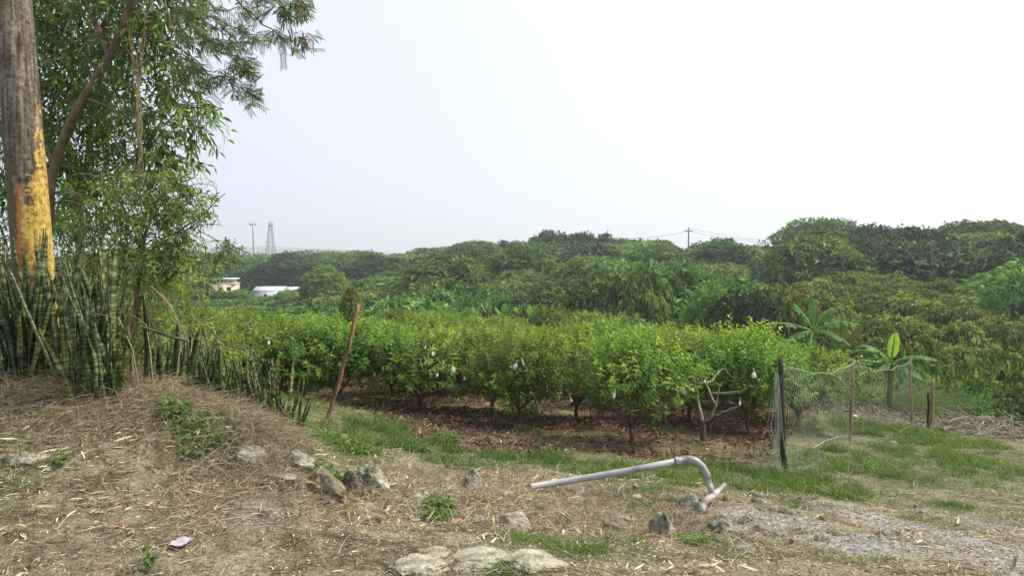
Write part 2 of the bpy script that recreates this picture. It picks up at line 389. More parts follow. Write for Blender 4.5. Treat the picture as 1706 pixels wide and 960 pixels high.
mu = N('ShaderNodeMixRGB'); mu.blend_type = 'MULTIPLY'; mu.inputs[0].default_value = 1
Lk(r.outputs[0], mu.inputs[1]); Lk(r2.outputs[0], mu.inputs[2])
b = N('ShaderNodeBsdfPrincipled'); b.inputs['Roughness'].default_value = .45; b.inputs['Specular IOR Level'].default_value = .4
Lk(mu.outputs[0], b.inputs['Base Color']); o = N('ShaderNodeOutputMaterial'); Lk(b.outputs[0], o.inputs[0])
M['snake'] = m

# painted pole: grey brown flaking upper, yellow lower, orange scar
m, t = mat_new('flaking_yellow_paint'); N = t.nodes.new; Lk = t.links.new
tc = N('ShaderNodeTexCoord'); sx = N('ShaderNodeSeparateXYZ'); Lk(tc.outputs['Object'], sx.inputs[0])
def math_(op, a, b_=None, c_=None):
    q = N('ShaderNodeMath'); q.operation = op
    for i, v in enumerate((a, b_, c_)):
        if v is None: continue
        if isinstance(v, (int, float)): q.inputs[i].default_value = v
        else: Lk(v, q.inputs[i])
    return q.outputs[0]
na = N('ShaderNodeTexNoise'); na.inputs['Scale'].default_value = 7; na.inputs['Detail'].default_value = 8; Lk(tc.outputs['Object'], na.inputs['Vector'])
nb = N('ShaderNodeTexNoise'); nb.inputs['Scale'].default_value = 26; nb.inputs['Detail'].default_value = 9; nb.inputs['Roughness'].default_value = .7; Lk(tc.outputs['Object'], nb.inputs['Vector'])
mpz = N('ShaderNodeMapping'); mpz.inputs['Scale'].default_value = (30, 30, 2.5); Lk(tc.outputs['Object'], mpz.inputs[0])
ns = N('ShaderNodeTexNoise'); ns.inputs['Scale'].default_value = 1; ns.inputs['Detail'].default_value = 6; Lk(mpz.outputs[0], ns.inputs['Vector'])
ang = math_('ARCTAN2', sx.outputs[1], sx.outputs[0])            # -PI..PI, camera side is -PI/2
bare = ramp_node(t, [(.38, (.03, .022, .016)), (.47, (.10, .078, .06)), (.55, (.20, .17, .135)), (.66, (.38, .34, .29))])
Lk(math_('ADD', math_('MULTIPLY', ns.outputs['Fac'], .5), math_('MULTIPLY', nb.outputs['Fac'], .5)), bare.inputs[0])
yel = ramp_node(t, [(.36, (.08, .055, .025)), (.45, (.27, .18, .045)), (.53, (.50, .34, .075)), (.60, (.56, .43, .17)), (.70, (.5, .45, .33))])
Lk(math_('ADD', math_('MULTIPLY', ns.outputs['Fac'], .35), math_('MULTIPLY', nb.outputs['Fac'], .65)), yel.inputs[0])
# paint limit: z height of the paint edge depends on the angle (wedge of bare metal facing camera)
camd = math_('ABSOLUTE', math_('ADD', ang, 1.65))
lim = math_('MULTIPLY_ADD', math_('MINIMUM', camd, .9), .8, 1.60)
lim2 = math_('ADD', lim, math_('MULTIPLY', math_('SUBTRACT', na.outputs['Fac'], .5), 1.5))
lim3 = math_('ADD', lim2, math_('MULTIPLY', math_('SUBTRACT', nb.outputs['Fac'], .5), 1.3))
fac = math_('MULTIPLY', math_('SUBTRACT', lim3, sx.outputs[2]), 6)
fcl = N('ShaderNodeClamp'); Lk(fac, fcl.inputs[0])
# the left side has its shade put into the colour, a dull olive brown
left = N('ShaderNodeMapRange'); Lk(math_('ADD', ang, math_('MULTIPLY', na.outputs['Fac'], .5)), left.inputs[0]); left.inputs[1].default_value = -1.75; left.inputs[2].default_value = -1.55
dull = N('ShaderNodeMixRGB'); Lk(left.outputs[0], dull.inputs[0]); dull.inputs[1].default_value = (.11, .085, .045, 1); Lk(yel.outputs[0], dull.inputs[2])
m1 = N('ShaderNodeMixRGB'); Lk(fcl.outputs[0], m1.inputs[0]); Lk(bare.outputs[0], m1.inputs[1]); Lk(dull.outputs[0], m1.inputs[2])
# orange scar
sc1 = math_('LESS_THAN', math_('ABSOLUTE', math_('ADD', math_('ADD', ang, 1.86), math_('MULTIPLY', math_('SUBTRACT', nb.outputs['Fac'], .5), 1.1))), .13)
sc2 = math_('LESS_THAN', math_('ABSOLUTE', math_('ADD', math_('SUBTRACT', sx.outputs[2], 1.42), math_('MULTIPLY', math_('SUBTRACT', na.outputs['Fac'], .5), .5))), .28)
scar = math_('MULTIPLY', sc1, sc2)
m2 = N('ShaderNodeMixRGB'); Lk(scar, m2.inputs[0]); Lk(m1.outputs[0], m2.inputs[1]); m2.inputs[2].default_value = (.48, .19, .06, 1)
b = N('ShaderNodeBsdfPrincipled'); b.inputs['Roughness'].default_value = .75; b.inputs['Specular IOR Level'].default_value = .25
bp = N('ShaderNodeBump'); bp.inputs['Strength'].default_value = .7; bp.inputs['Distance'].default_value = .012
Lk(math_('ADD', nb.outputs['Fac'], math_('MULTIPLY', fcl.outputs[0], .5)), bp.inputs['Height']); Lk(bp.outputs[0], b.inputs['Normal'])
Lk(m2.outputs[0], b.inputs['Base Color']); o = N('ShaderNodeOutputMaterial'); Lk(b.outputs[0], o.inputs[0])
M['pole'] = m

# ground material
m, t = mat_new('ground_soil'); N = t.nodes.new; Lk = t.links.new
tc = N('ShaderNodeTexCoord')
def nse(scale, det=8, rg=.6):
    q = N('ShaderNodeTexNoise'); q.inputs['Scale'].default_value = scale; q.inputs['Detail'].default_value = det; q.inputs['Roughness'].default_value = rg
    Lk(tc.outputs['Object'], q.inputs['Vector']); return q.outputs['Fac']
def attr(nm):
    q = N('ShaderNodeAttribute'); q.attribute_name = nm; return q.outputs['Fac']
def mixc(f, a, b_):
    q = N('ShaderNodeMixRGB')
    for i, v in enumerate((f, a, b_)):
        if isinstance(v, tuple): q.inputs[i].default_value = (*v, 1)
        else: Lk(v, q.inputs[i])
    return q.outputs[0]
n_big, n_mid, n_fine = nse(1.1), nse(6, 10, .7), nse(45, 8, .75)
mxn = math_('ADD', math_('ADD', math_('MULTIPLY', n_big, .3), math_('MULTIPLY', n_mid, .35)), math_('MULTIPLY', n_fine, .35))
dr = ramp_node(t, [(.40, (.048, .038, .023)), (.455, (.15, .126, .077)), (.51, (.29, .252, .165)), (.58, (.47, .42, .30))]); Lk(mxn, dr.inputs[0])
mr = ramp_node(t, [(.36, (.04, .024, .016)), (.46, (.11, .068, .046)), (.56, (.21, .135, .09)), (.66, (.34, .25, .17))]); Lk(mxn, mr.inputs[0])
gr = ramp_node(t, [(.34, (.05, .065, .03)), (.5, (.11, .14, .05)), (.66, (.22, .22, .11))]); Lk(mxn, gr.inputs[0])
vr = N('ShaderNodeTexVoronoi'); vr.inputs['Scale'].default_value = 38; Lk(tc.outputs['Object'], vr.inputs['Vector'])
gvr = ramp_node(t, [(0, (.18, .18, .16)), (.5, (.40, .40, .38)), (1, (.72, .72, .70))]); Lk(vr.outputs['Color'], gvr.inputs[0])
straw = ramp_node(t, [(.36, (.10, .072, .045)), (.5, (.25, .195, .125)), (.64, (.42, .35, .24))]); Lk(mxn, straw.inputs[0])
c1 = mixc(attr('gravel'), dr.outputs[0], gvr.outputs[0])
c1 = mixc(attr('straw'), c1, straw.outputs[0])
c2 = mixc(attr('green'), c1, gr.outputs[0])
c3 = mixc(attr('mulch'), c2, mr.outputs[0])
c4 = mixc(attr('wood'), c3, (.045, .055, .025))
b = N('ShaderNodeBsdfPrincipled'); b.inputs['Roughness'].default_value = .95; b.inputs['Specular IOR Level'].default_value = .1
Lk(c4, b.inputs['Base Color'])
bp = N('ShaderNodeBump'); bp.inputs['Strength'].default_value = 1.0; bp.inputs['Distance'].default_value = .03
vr2 = N('ShaderNodeTexVoronoi'); vr2.inputs['Scale'].default_value = 22; Lk(tc.outputs['Object'], vr2.inputs['Vector'])
Lk(math_('ADD', math_('ADD', n_fine, math_('MULTIPLY', n_mid, 1.5)), math_('MULTIPLY', vr2.outputs['Distance'], -.5)), bp.inputs['Height']); Lk(bp.outputs[0], b.inputs['Normal'])
o = N('ShaderNodeOutputMaterial'); Lk(b.outputs[0], o.inputs[0])
M['ground'] = m

# ------------------------------------------------------------------ ground zones (world ellipses)
def patch(px, py, rx, ry, k=1.0):
    c = hit(px, py); a = hit(px, py + ry); b_ = hit(px, max(py - ry, 600))
    return (c[0], c[1], rx / F * c[1], max((b_[1] - a[1]) / 2, .25), k)
GREEN = [patch(*p) for p in [(560,735,90,40,1),(640,715,70,28,.9),(760,765,90,16,1),(700,745,60,20,.8),(900,772,110,12,1),(1020,790,60,22,.8),(1120,790,90,18,.9),(1060,820,70,22,.7),(1250,800,90,24,1),
  (1330,812,80,22,1),(1430,775,70,26,1.2),(1330,770,70,22,.8),(1540,735,80,14,1.1),(1560,775,90,18,.8),(1540,760,50,12,1),(1440,715,80,16,1),(1360,700,50,20,.6),(1400,670,60,14,.9),(1650,775,60,16,.6),(1640,800,60,14,.45),
  (1580,845,30,8,1),(940,905,90,14,.8),(1030,910,60,10,.7),(1200,905,60,18,.6),(1270,830,60,12,.6),(1400,930,50,12,.5),(860,948,50,12,.7),(560,790,60,22,.5),(730,855,30,22,.9),(340,720,50,22,.7),(300,690,20,16,.8),
  (1540,870,50,14,.4),(1650,860,60,20,.35),(1470,835,60,12,.5),(400,660,90,30,.5),(450,690,40,30,.7),(480,650,60,20,.4)]]
STRAW = [patch(*p) for p in [(420,720,70,34,1),(60,675,120,24,1),(200,680,90,22,1),(330,740,90,26,.7),(480,745,50,22,.9),(700,800,110,16,1),(850,800,90,18,.9),(960,850,110,28,1),(800,840,120,26,.9),(1100,870,80,26,.8),
  (1090,840,60,20,.6),(1200,770,80,14,.9),(1150,760,60,10,.6),(660,840,90,24,.7),(560,850,80,26,.6),(1400,800,60,10,.4),(1150,890,70,24,.6)]]
GRAVEL = [patch(*p) for p in [(1290,880,70,22,.8),(1500,880,80,36,1),(1430,905,70,22,.9),(1620,930,80,30,.6),(1380,900,60,14,.6),(400,850,60,24,.35),(1350,870,50,16,.6),(1690,890,50,40,.5)]]
def zone(x, y, Z, s):
    v = np.zeros_like(x, dtype=float)
    nn = fbm(x * 2.2, y * 2.2, s, 4)
    for (cx, cy_, rx, ry, k) in Z:
        d = np.sqrt(((x - cx) / rx) ** 2 + ((y - cy_) / ry) ** 2)
        v = np.maximum(v, k * sstep(1.5, .6, d + (nn - .47) * 1.5))
    return v
ME_px = [(-400,640),(490,655),(560,672),(640,705),(700,735),(880,757),(1100,765),(1230,775),(1290,765),(1340,700),(1400,668),(2200,660)]
MEy = np.array([(853 + F * hit(p, q)[0] / hit(p, q)[1], hit(p, q)[1]) for p, q in ME_px])
def mulch(x, y):
    yy = np.maximum(y, .5); px = 853 + F * x / yy
    e_ = np.interp(px, MEy[:, 0], MEy[:, 1]) + 1.6 * (fbm(x * 1.3, y * 1.3, 41, 4) - .47)
    right = sstep(1440, 1330, px + (fbm(x, y, 47) - .47) * 160)
    left = sstep(-9, -6.5, x + y * .12)
    return sstep(-.5, .5, y - e_) * right * left * (y > 5)

# ------------------------------------------------------------------ ground sheet (polar grid about the orchard entrance)
rad = np.concatenate([np.linspace(.05, 2.6, 14), np.linspace(2.7, 7.5, 190), np.linspace(7.55, 20, 190), np.geomspace(20.3, 3500, 170)])
ang_f = np.concatenate([np.linspace(-52, 52, 560), np.linspace(54, 306, 64)])
ang = np.radians(ang_f)
RR, AA = np.meshgrid(rad, ang, indexing='ij')
X = RR * np.sin(AA); Y = RR * np.cos(AA)
Z = Hm(X.ravel(), Y.ravel()).reshape(X.shape)
nr, na_ = X.shape
mb = MB()
i = np.arange(nr - 1)[:, None]; j = np.arange(na_)[None, :]; j2 = (j + 1) % na_
Q = np.stack([i * na_ + j, (i + 1) * na_ + j, (i + 1) * na_ + j2, i * na_ + j2], -1).reshape(-1, 4)
mb.add(np.stack([X, Y, Z], -1), None, Q[:, ::-1])
mb.add([(0, 0, float(Hm(np.array([0.]), np.array([0.]))[0]))])
nctr = mb.n - 1
mb.T.append(np.stack([np.full(na_, nctr), (np.arange(na_) + 1) % na_, np.arange(na_)], -1)[:, ::-1]); mb.MT.append(np.zeros(na_))
g = mb.build('ground', M['ground'], smooth=True)
VX = np.r_[X.ravel(), 0]; VY = np.r_[Y.ravel(), 0]
rr_ = np.hypot(VX, VY)
for nm, val in (('green', np.maximum(zone(VX, VY, GREEN, 31), .75 * sstep(6.8, 9, VY) * sstep(-.25, .1, fbm(VX * 1.5, VY * 1.5, 33) - .35))), ('straw', zone(VX, VY, STRAW, 35)), ('gravel', zone(VX, VY, GRAVEL, 39)), ('mulch', mulch(VX, VY) * (1 - .55 * sstep(.50, .60, fbm(VX * .9, VY * .9, 93, 4)))), ('wood', sstep(44, 52, rr_))):
    a = g.data.attributes.new(nm, 'FLOAT', 'POINT'); a.data.foreach_set('value', val.astype(np.float32))
tag(g, kind='structure')

# far faint mountain
mb = MB()
mx_ = np.linspace(-2600, 1800, 90)
prof = 24 + 40 * np.exp(-((mx_ + 900) / 620) ** 2) + 14 * fbm(mx_ / 260, mx_ * 0, 5)
prof *= sstep(1700, 200, mx_) * .8 + .2
rows = []
for k_, (yy_, s_) in enumerate([(2250, -.1), (2330, .45), (2480, .85), (2650, 1.0), (3000, .7), (3400, -.1)]):
    rows.append(np.stack([mx_, np.full(90, yy_) + 60 * fbm(mx_ / 180, mx_ * 0 + k_, 8), -8 + prof * s_], -1))
V = np.stack(rows); i = np.arange(5)[:, None]; j = np.arange(89)[None, :]
mb.add(V, None, np.stack([i * 90 + j, (i + 1) * 90 + j, (i + 1) * 90 + j + 1, i * 90 + j + 1], -1))
tag(mb.build('hills', M['hillfar'], smooth=True), kind='structure')

# ------------------------------------------------------------------ crown generators
def dome_tree(seed, Rc=4.0, Ht=6.6, nl=26, ntuft=2600, k=5, LL=.5, WW=.17, flat=.62, hang=.25, lr=(.32, .5), trunk=True, mats=None, narrow=1.0, lean=0.0, topyellow=0.0, bottom=.12, core=True):
    """one tree: lobed crown of leaf tufts and a trunk with limbs (materials: 0 leaf, 1 bark)"""
    g = np.random.default_rng(seed); mb = MB()
    ctr = []; rad = []
    for q in range(nl):
        a = q * 2.39996 + g.uniform(-.3, .3); r = math.sqrt((q + .5) / nl)
        top = math.sqrt(max(0, 1 - r * r * .92))
        h = Ht * (bottom + (1 - bottom) * (.28 + .5 * top)) * g.uniform(.74, 1.14)
        ctr.append((Rc * r * .74 * math.cos(a) * narrow, Rc * r * .74 * math.sin(a) * narrow, h)); rad.append(Rc * g.uniform(*lr) * (narrow * .5 + .5))
    ctr = np.array(ctr); rad = np.array(rad)
    # a skirt of lower lobes so the crown reaches near the ground on a slope
    for q in range(nl // 2):
        a = q * 2 * PI / (nl // 2) + g.uniform(-.3, .3)
        ctr = np.vstack([ctr, (Rc * .66 * math.cos(a) * narrow, Rc * .66 * math.sin(a) * narrow, Ht * (bottom + .14) * g.uniform(.8, 1.3))]); rad = np.r_[rad, Rc * g.uniform(*lr) * .9]
    li = g.integers(0, len(ctr), ntuft); d = runit(ntuft, g); d[:, 2] = np.where(g.random(ntuft) < .7, np.abs(d[:, 2]), d[:, 2])
    s = g.uniform(.80, 1.06, ntuft) + (g.random(ntuft) < .10) * g.uniform(.05, .35, ntuft)
    P = ctr[li] + d * rad[li][:, None] * s[:, None] * np.array([1, 1, flat])
    # drop those deep inside other lobes
    dd = np.linalg.norm((P[:, None] - ctr[None]) / np.array([1, 1, flat]), axis=2) / rad[None]
    keep = dd.min(1) > .62
    P = P[keep]; d = d[keep]; n = len(P)
    base = g.random(n)
    hb = np.clip((P[:, 2] / Ht), 0, 1)
    P2 = np.repeat(P, k, 0); d2 = nrm(np.repeat(d, k, 0) * .7 + runit(n * k, g) * .9 + np.array([0, 0, -hang]))
    nn = nrm(np.repeat(d, k, 0) + runit(n * k, g) * .5 + np.array([0, 0, .6]))
    rn = np.clip(np.repeat(base, k) * .75 + g.random(n * k) * .25 + topyellow * (np.repeat(hb, k) - .6), 0, 1)
    sz = g.uniform(.7, 1.3, n * k)
    leaves(mb, P2 + d2 * .02, d2, nn, LL * sz, WW * sz, rn, False, hang * .5, .15)
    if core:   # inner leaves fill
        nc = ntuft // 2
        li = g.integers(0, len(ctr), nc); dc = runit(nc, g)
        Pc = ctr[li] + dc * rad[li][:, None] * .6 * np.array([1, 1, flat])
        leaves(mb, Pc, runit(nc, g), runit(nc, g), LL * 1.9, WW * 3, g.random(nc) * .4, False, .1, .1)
    if trunk:
        tubes(mb, [[(0, 0, -.6), (.05, 0, Ht * .2), (.1, .05, Ht * .45), (.1, .1, Ht * .7)]], [[.2 * Rc / 4, .16 * Rc / 4, .12 * Rc / 4, .05]], 7, mat=1)
        for q in range(0, len(ctr), 3):
            c = ctr[q]; z0 = Ht * g.uniform(.2, .5)
            tubes(mb, [[(.05, 0, z0), (c[0] * .4, c[1] * .4, z0 * .5 + c[2] * .45), tuple(c * [1, 1, .97])]], [[.09 * Rc / 4, .06 * Rc / 4, .02]], 5, mat=1)
    return mb
def hill_mesh(name, seed, leafmat, **kw):
    return dome_tree(seed, **kw).mesh(name, [leafmat, M['bark']])

TREES = {
 'broad': [(hill_mesh('broadleaf_tree', 100 + s, M['hill'], Rc=4.0, Ht=6.6, hang=.45), 6.6, 4.2) for s in range(5)],
 'dark': [(hill_mesh('dark_tree', 120 + s, M['hilldark'], Rc=3.8, Ht=7.0, nl=20, LL=.42, WW=.2, flat=.8, hang=.2), 7.0, 4.2) for s in range(3)],
 'fine': [(hill_mesh('fine_leaved_tree', 140 + s, M['hill'], Rc=4.4, Ht=6.0, nl=34, ntuft=3200, LL=.42, WW=.12, flat=.5, hang=.1, lr=(.24, .4), topyellow=.4), 6.0, 4.6) for s in range(3)],
 'bamboo': [(hill_mesh('bamboo_clump', 160 + s, M['olive'], Rc=2.7, Ht=5.6, nl=16, ntuft=3800, k=6, LL=.30, WW=.055, flat=.85, hang=.9, lr=(.24, .36), topyellow=.9), 5.6, 2.9) for s in range(4)],
 'weep': [(hill_mesh('weeping_tree', 180 + s, M['hill'], Rc=2.6, Ht=8.0, nl=26, ntuft=3600, k=6, LL=.42, WW=.07, flat=1.3, hang=1.3, lr=(.28, .42), narrow=.9, bottom=.05), 8.0, 2.8) for s in range(2)],
 'cone': [(hill_mesh('upright_tree', 190 + s, M['shrub'], Rc=2.3, Ht=6.5, nl=26, ntuft=3000, k=5, LL=.3, WW=.10, flat=1.2, hang=.3, lr=(.3, .45), narrow=.85, bottom=.03), 6.5, 2.4) for s in range(2)],
 'orange': [(hill_mesh('mango_tree', 200, M['orange'], Rc=2.8, Ht=6.0, nl=26, ntuft=3600, k=5, LL=.3, WW=.09, flat=.8, hang=.4, lr=(.28, .42), topyellow=.75), 6.0, 2.9)],
 'mango': [(hill_mesh('dense_tree', 205 + s, M['hilldark'], Rc=2.6, Ht=5.6, nl=24, ntuft=3800, k=5, LL=.28, WW=.09, flat=.85, hang=.4, lr=(.28, .42), bottom=.04), 5.6, 2.8) for s in range(2)],
}
def put_tree(kind, x, y, top=None, sx=1.0, label='', cat='tree', group=None, rs=None, name=None):
    g = rs or rng
    me, ht, rc = TREES[kind][g.integers(0, len(TREES[kind]))]
    o = bpy.data.objects.new(name or me.name.split('.')[0], me); C.objects.link(o)
    z = float(H(x, y)) - .3
    sz = (top - z) / ht if top is not None else sx
    if sz < .25: sz = .25; z = top - ht * sz
    o.location = (x, y, z); o.rotation_euler = (0, 0, g.uniform(0, 2 * PI)); o.scale = (sx, sx * g.uniform(.9, 1.1), sz)
    tag(o, label, cat, group); return o

# ------------------------------------------------------------------ haze
mbh = MB()
V = [(x, y, z) for x in (-3600, 3600) for y in (-300, 3700) for z in (-16, 105)]
mbh.add(V, None, [(0, 1, 3, 2), (4, 6, 7, 5), (0, 4, 5, 1), (2, 3, 7, 6), (0, 2, 6, 4), (1, 5, 7, 3)])
m, t = mat_new('haze_air'); pv = t.nodes.new('ShaderNodeVolumePrincipled'); pv.inputs['Density'].default_value = HAZE
pv.inputs['Color'].default_value = (.90, .94, 1, 1); pv.inputs['Anisotropy'].default_value = .3
o = t.nodes.new('ShaderNodeOutputMaterial'); t.links.new(pv.outputs[0], o.inputs['Volume'])
tag(mbh.build('haze', m), 'pale bluish haze between the near orchard and the distant ridge', 'haze', kind='stuff')

# ------------------------------------------------------------------ hillside wood: individual trees
gh = np.random.default_rng(55)
spots = []
y = 50.0; rowi = 0
while y < 235:
    s = 6.2 + .036 * y
    x0 = -.78 * y; x = x0 + (rowi % 2) * s * .5
    while x < .78 * y:
        spots.append((x + gh.uniform(-.32, .32) * s, y + gh.uniform(-.32, .32) * s, s)); x += s
    y += s * .95; rowi += 1
cnt = 0
for (x, y, s) in spots:
    cz, tt = canopy(x, y); cz = float(cz); tt = float(tt)
    px, py = pix(x, y, cz)
    if px < 120 or px > 1790 or tt > 1.06 or tt < -.02: continue
    if px < 560 and y > 190: continue
    if 240 < px < 610 and y < 178: cz = min(cz, at(400, np.interp(px, [520, 610], [500, 462]), y)[2] - 1.0)
    if px > 1230 and y < (78 if px < 1640 else 48): continue
    if 1240 < px < 1330 and y < 52: continue
    band = 'foot' if tt < .33 else ('slope' if tt < .72 else 'crest')
    side = 'left' if px < 760 else ('central' if px < 1240 else 'right-hand')
    rv = gh.random()
    if px > 1420: kind = 'dark' if rv < .35 else ('fine' if rv < .65 else 'broad')
    elif tt > .8: kind = 'dark' if rv < .45 else 'broad'
    elif px < 620: kind = 'broad' if rv < .5 else ('fine' if rv < .85 else 'dark')
    else: kind = 'broad' if rv < .72 else ('fine' if rv < .9 else 'dark')
    look = {'broad': 'rounded green tree with drooping leaf clumps', 'dark': 'dark green dense round tree', 'fine': 'spreading pale green fine-leaved tree'}[kind]
    lab = f"{look} on the {side} hill {band}"
    sx = s / 4.2 * .60 * gh.uniform(.8, 1.3)
    top = cz + (gh.uniform(-1.7, 1.5) * (1 + .003 * y) if not (240 < px < 610 and y < 178) else 0)
    if tt > .8 and px > 1300: top = min(top, cz + .3)
    put_tree(kind, x, y, top, sx, lab, 'tree', f"{look}s, {side} hill {band}", gh)
    cnt += 1
print('hill trees', cnt)

# far wood behind the left: stuff
mbf = MB(); gf = np.random.default_rng(77)
nf = 0
yy = 195.0
while yy < 520:
    s = 8 + .012 * yy
    x = -.72 * yy + gf.uniform(0, s)
    while x < .05 * yy:
        xx = x + gf.uniform(-.3, .3) * s; y2 = yy + gf.uniform(-.3, .3) * s
        cz, tt = canopy(xx, y2); px, _ = pix(xx, y2, float(cz))
        if 250 < px < 870 and tt < 1.05:
            rr = s * gf.uniform(.55, .8); top = float(cz) + gf.uniform(-2, 1.8)
            n = 300; d = runit(n, gf); d[:, 2] = np.abs(d[:, 2])
            li = gf.integers(0, 5, n); lo = gf.uniform(-.5, .5, (5, 3)) * rr * [1, 1, .5]
            P = np.array([xx, y2, top - rr * .8]) + lo[li] + d * rr * .62 * [1, 1, .75]
            tone = gf.uniform(0, .6)
            leaves(mbf, P, nrm(runit(n, gf) + d * .5 + [0, 0, -.3]), d + [0, 0, .3], 1.5 * gf.uniform(.6, 1.2, n), .7, tone + gf.random(n) * .4, False, .2, .1)
            nf += 1
        x += s
    yy += s * 1.1
tag(mbf.build('distant_wood', M['hillfar']), 'distant hazy wooded ridge on the left below the two masts', 'woodland', kind='stuff')
print('far crowns', nf)

# ------------------------------------------------------------------ notable trees
def tree_at(kind, px, py_top, Yd, sx, label, cat='tree', group=None, name=None):
    p = at(px, py_top, Yd); return put_tree(kind, p[0], p[1], p[2], sx, label, cat, group, name=name)
tree_at('fine', 1364, 362, 128, 1.95, 'wide umbrella-shaped tree standing highest at the left end of the right-hand ridge', name='umbrella_tree')
tree_at('dark', 920, 385, 176, 1.5, 'tall ragged dark tree breaking the skyline in the centre of the ridge')
tree_at('dark', 968, 386, 172, 1.35, 'rounded dark tree just right of the tall ragged skyline tree')
tree_at('dark', 890, 396, 178, 1.3, 'dark tree left of the tall ragged skyline tree')
tree_at('dark', 1012, 391, 170, 1.1, 'small dark tree on the skyline at the right end of the ragged group')
tree_at('dark', 1110, 399, 165, .62, 'small lone dark tree on the skyline left of the utility pole')
tree_at('dark', 1434, 393, 100, 1.25, 'large very dark round tree below the ridge to the right of the umbrella tree')
tree_at('dark', 1640, 405, 88, 1.45, 'big dark green dome-shaped tree high on the right slope')
tree_at('fine', 1530, 405, 90, 1.45, 'broad pale green fine-leaved tree in the middle of the right slope')
tree_at('mango', 968, 484, 50, 1.0, 'dense dark green tree directly behind the centre of the guava orchard')
tree_at('weep', 1068, 446, 56, 1.25, 'tall weeping tree with narrow hanging leaves behind the orchard')
tree_at('weep', 1130, 452, 60, 1.2, 'second weeping tree to the right of the tall one, paler')
tree_at('weep', 1010, 470, 58, .9, 'lower weeping tree between the dense dark tree and the tall weeping tree')
tree_at('cone', 1184, 470, 47, 1.0, 'upright bushy tree with a pointed top right of the weeping trees')
tree_at('cone', 932, 488, 49, .33, 'narrow yellow-green column-shaped tree left of the dense dark tree')
tree_at('mango', 1240, 482, 44, 1.1, 'dark leafy tree between the pointed tree and the orange-tipped mango tree')
tree_at('mango', 1290, 492, 43, .9, 'dark leafy tree touching the left side of the orange-tipped mango tree')
tree_at('orange', 1343, 486, 38, .62, 'mango tree crowned with orange young leaves behind the banana plants', name='mango_tree')
tree_at('cone', 540, 440, 110, 1.9, 'large light green rounded tree on the slope right of the white house')
for q, (px, py, Yd, sx_) in enumerate([(345, 484, 140, .8), (398, 482, 140, .55), (425, 494, 138, .45), (452, 494, 136, .45), (478, 484, 134, .6), (362, 487, 139, .4), (500, 489, 130, .7), (410, 499, 118, .8), (375, 498, 120, .8), (440, 501, 112, .8), (470, 500, 110, .8), (505, 497, 108, .8)]):
    tree_at('broad' if q % 2 else 'fine', px, py, Yd, sx_, 'low bushy tree in front of the cream and white houses', group='low trees in front of the houses')
# bamboo grove
gb = np.random.default_rng(91)
bspots = [(1250,470,62),(1300,462,64),(1350,455,66),(1400,452,68),(1450,448,70),(1500,452,68),(1545,462,64),(1585,480,60),(1395,480,55),(1440,478,54),(1490,480,53),(1540,492,52),(1590,505,50),(1425,505,46),(1470,510,45),
 (1520,520,44),(1570,525,43),(1620,520,45),(1670,530,44),(1715,535,44),(1410,518,38),(1450,540,36),(1500,548,36),(1550,550,36),(1600,552,36),(1655,558,36),(1700,565,36),(1480,582,31),(1530,580,31),(1578,585,30),(1635,590,30),(1330,470,58),(1745,560,36),(1660,490,54),(1700,500,52),(1740,505,50),(1640,505,48)]
for q, (px, py, Yd) in enumerate(bspots):
    row = 'topmost row' if py < 465 else ('upper row' if py < 500 else ('middle row' if py < 545 else 'lowest row'))
    tree_at('bamboo', px + gb.uniform(-8, 8), py + gb.uniform(-4, 4), Yd, (.95 if Yd < 50 else 1.3) * gb.uniform(.8, 1.25), f"plumed olive bamboo clump in the {row} of the grove on the right slope", 'bamboo', f"bamboo clumps in the {row} of the grove")

# ravine shrubs on the right (closer, leafier)
def shrub_mesh(name, seed, leafmat, Rc=1.5, Ht=2.2, nt=2600, k=6, LL=.12, WW=.05, hang=.3, flat=.85, **kw):
    return dome_tree(seed, Rc=Rc, Ht=Ht, nl=16, ntuft=nt, k=k, LL=LL, WW=WW, flat=flat, hang=hang, lr=(.32, .5), bottom=.02, **kw).mesh(name, [leafmat, M['bark']])
SH = [shrub_mesh('leafy_shrub', 300 + s, M['hill']) for s in range(2)] + [shrub_mesh('leafy_shrub', 305, M['shrub'], topyellow=.3)]
def put_mesh(name, me, x, y, scale, label, cat, group=None, z=None, rz=None):
    o = bpy.data.objects.new(name, me); C.objects.link(o)
    o.location = (x, y, (float(H(x, y)) - .05) if z is None else z); o.rotation_euler = (0, 0, rng.uniform(0, 2 * PI) if rz is None else rz)
    o.scale = scale if isinstance(scale, tuple) else (scale,) * 3
    return tag(o, label, cat, group)
for q, (px, py, Yd, s, lab) in enumerate([
  (1600,652,24,1.2,'dark green shrub at the lip of the ravine right of the last fence posts'),
  (1660,638,25,1.4,'tall shrub rising from the ravine at the right edge of the picture'),
  (1715,628,25,1.5,'tall shrub in the ravine cut off by the right edge of the picture'),
  (1580,665,20,.85,'low bright shrub beside the last fence post'),
  (1628,672,20,.9,'mid green shrub behind the pile of cut branches'),
  (1685,662,20.5,1.0,'leafy shrub behind the right end of the pile of cut branches'),
  (1735,655,20,1.0,'leafy shrub half outside the right edge behind the branch pile'),
  (1560,640,27,1.2,'shrub deep in the ravine behind the tall grass clump'),
  (1505,622,26,1.1,'shrub deep in the ravine directly behind the bright banana leaf')]):
    p = at(px, py, Yd); gz = float(H(p[0], p[1])); sz = max((p[2] - gz) / 2.1, .5)
    o = put_mesh('leafy_shrub', SH[q % 3], p[0], p[1], (s, s, sz), lab, 'shrub')

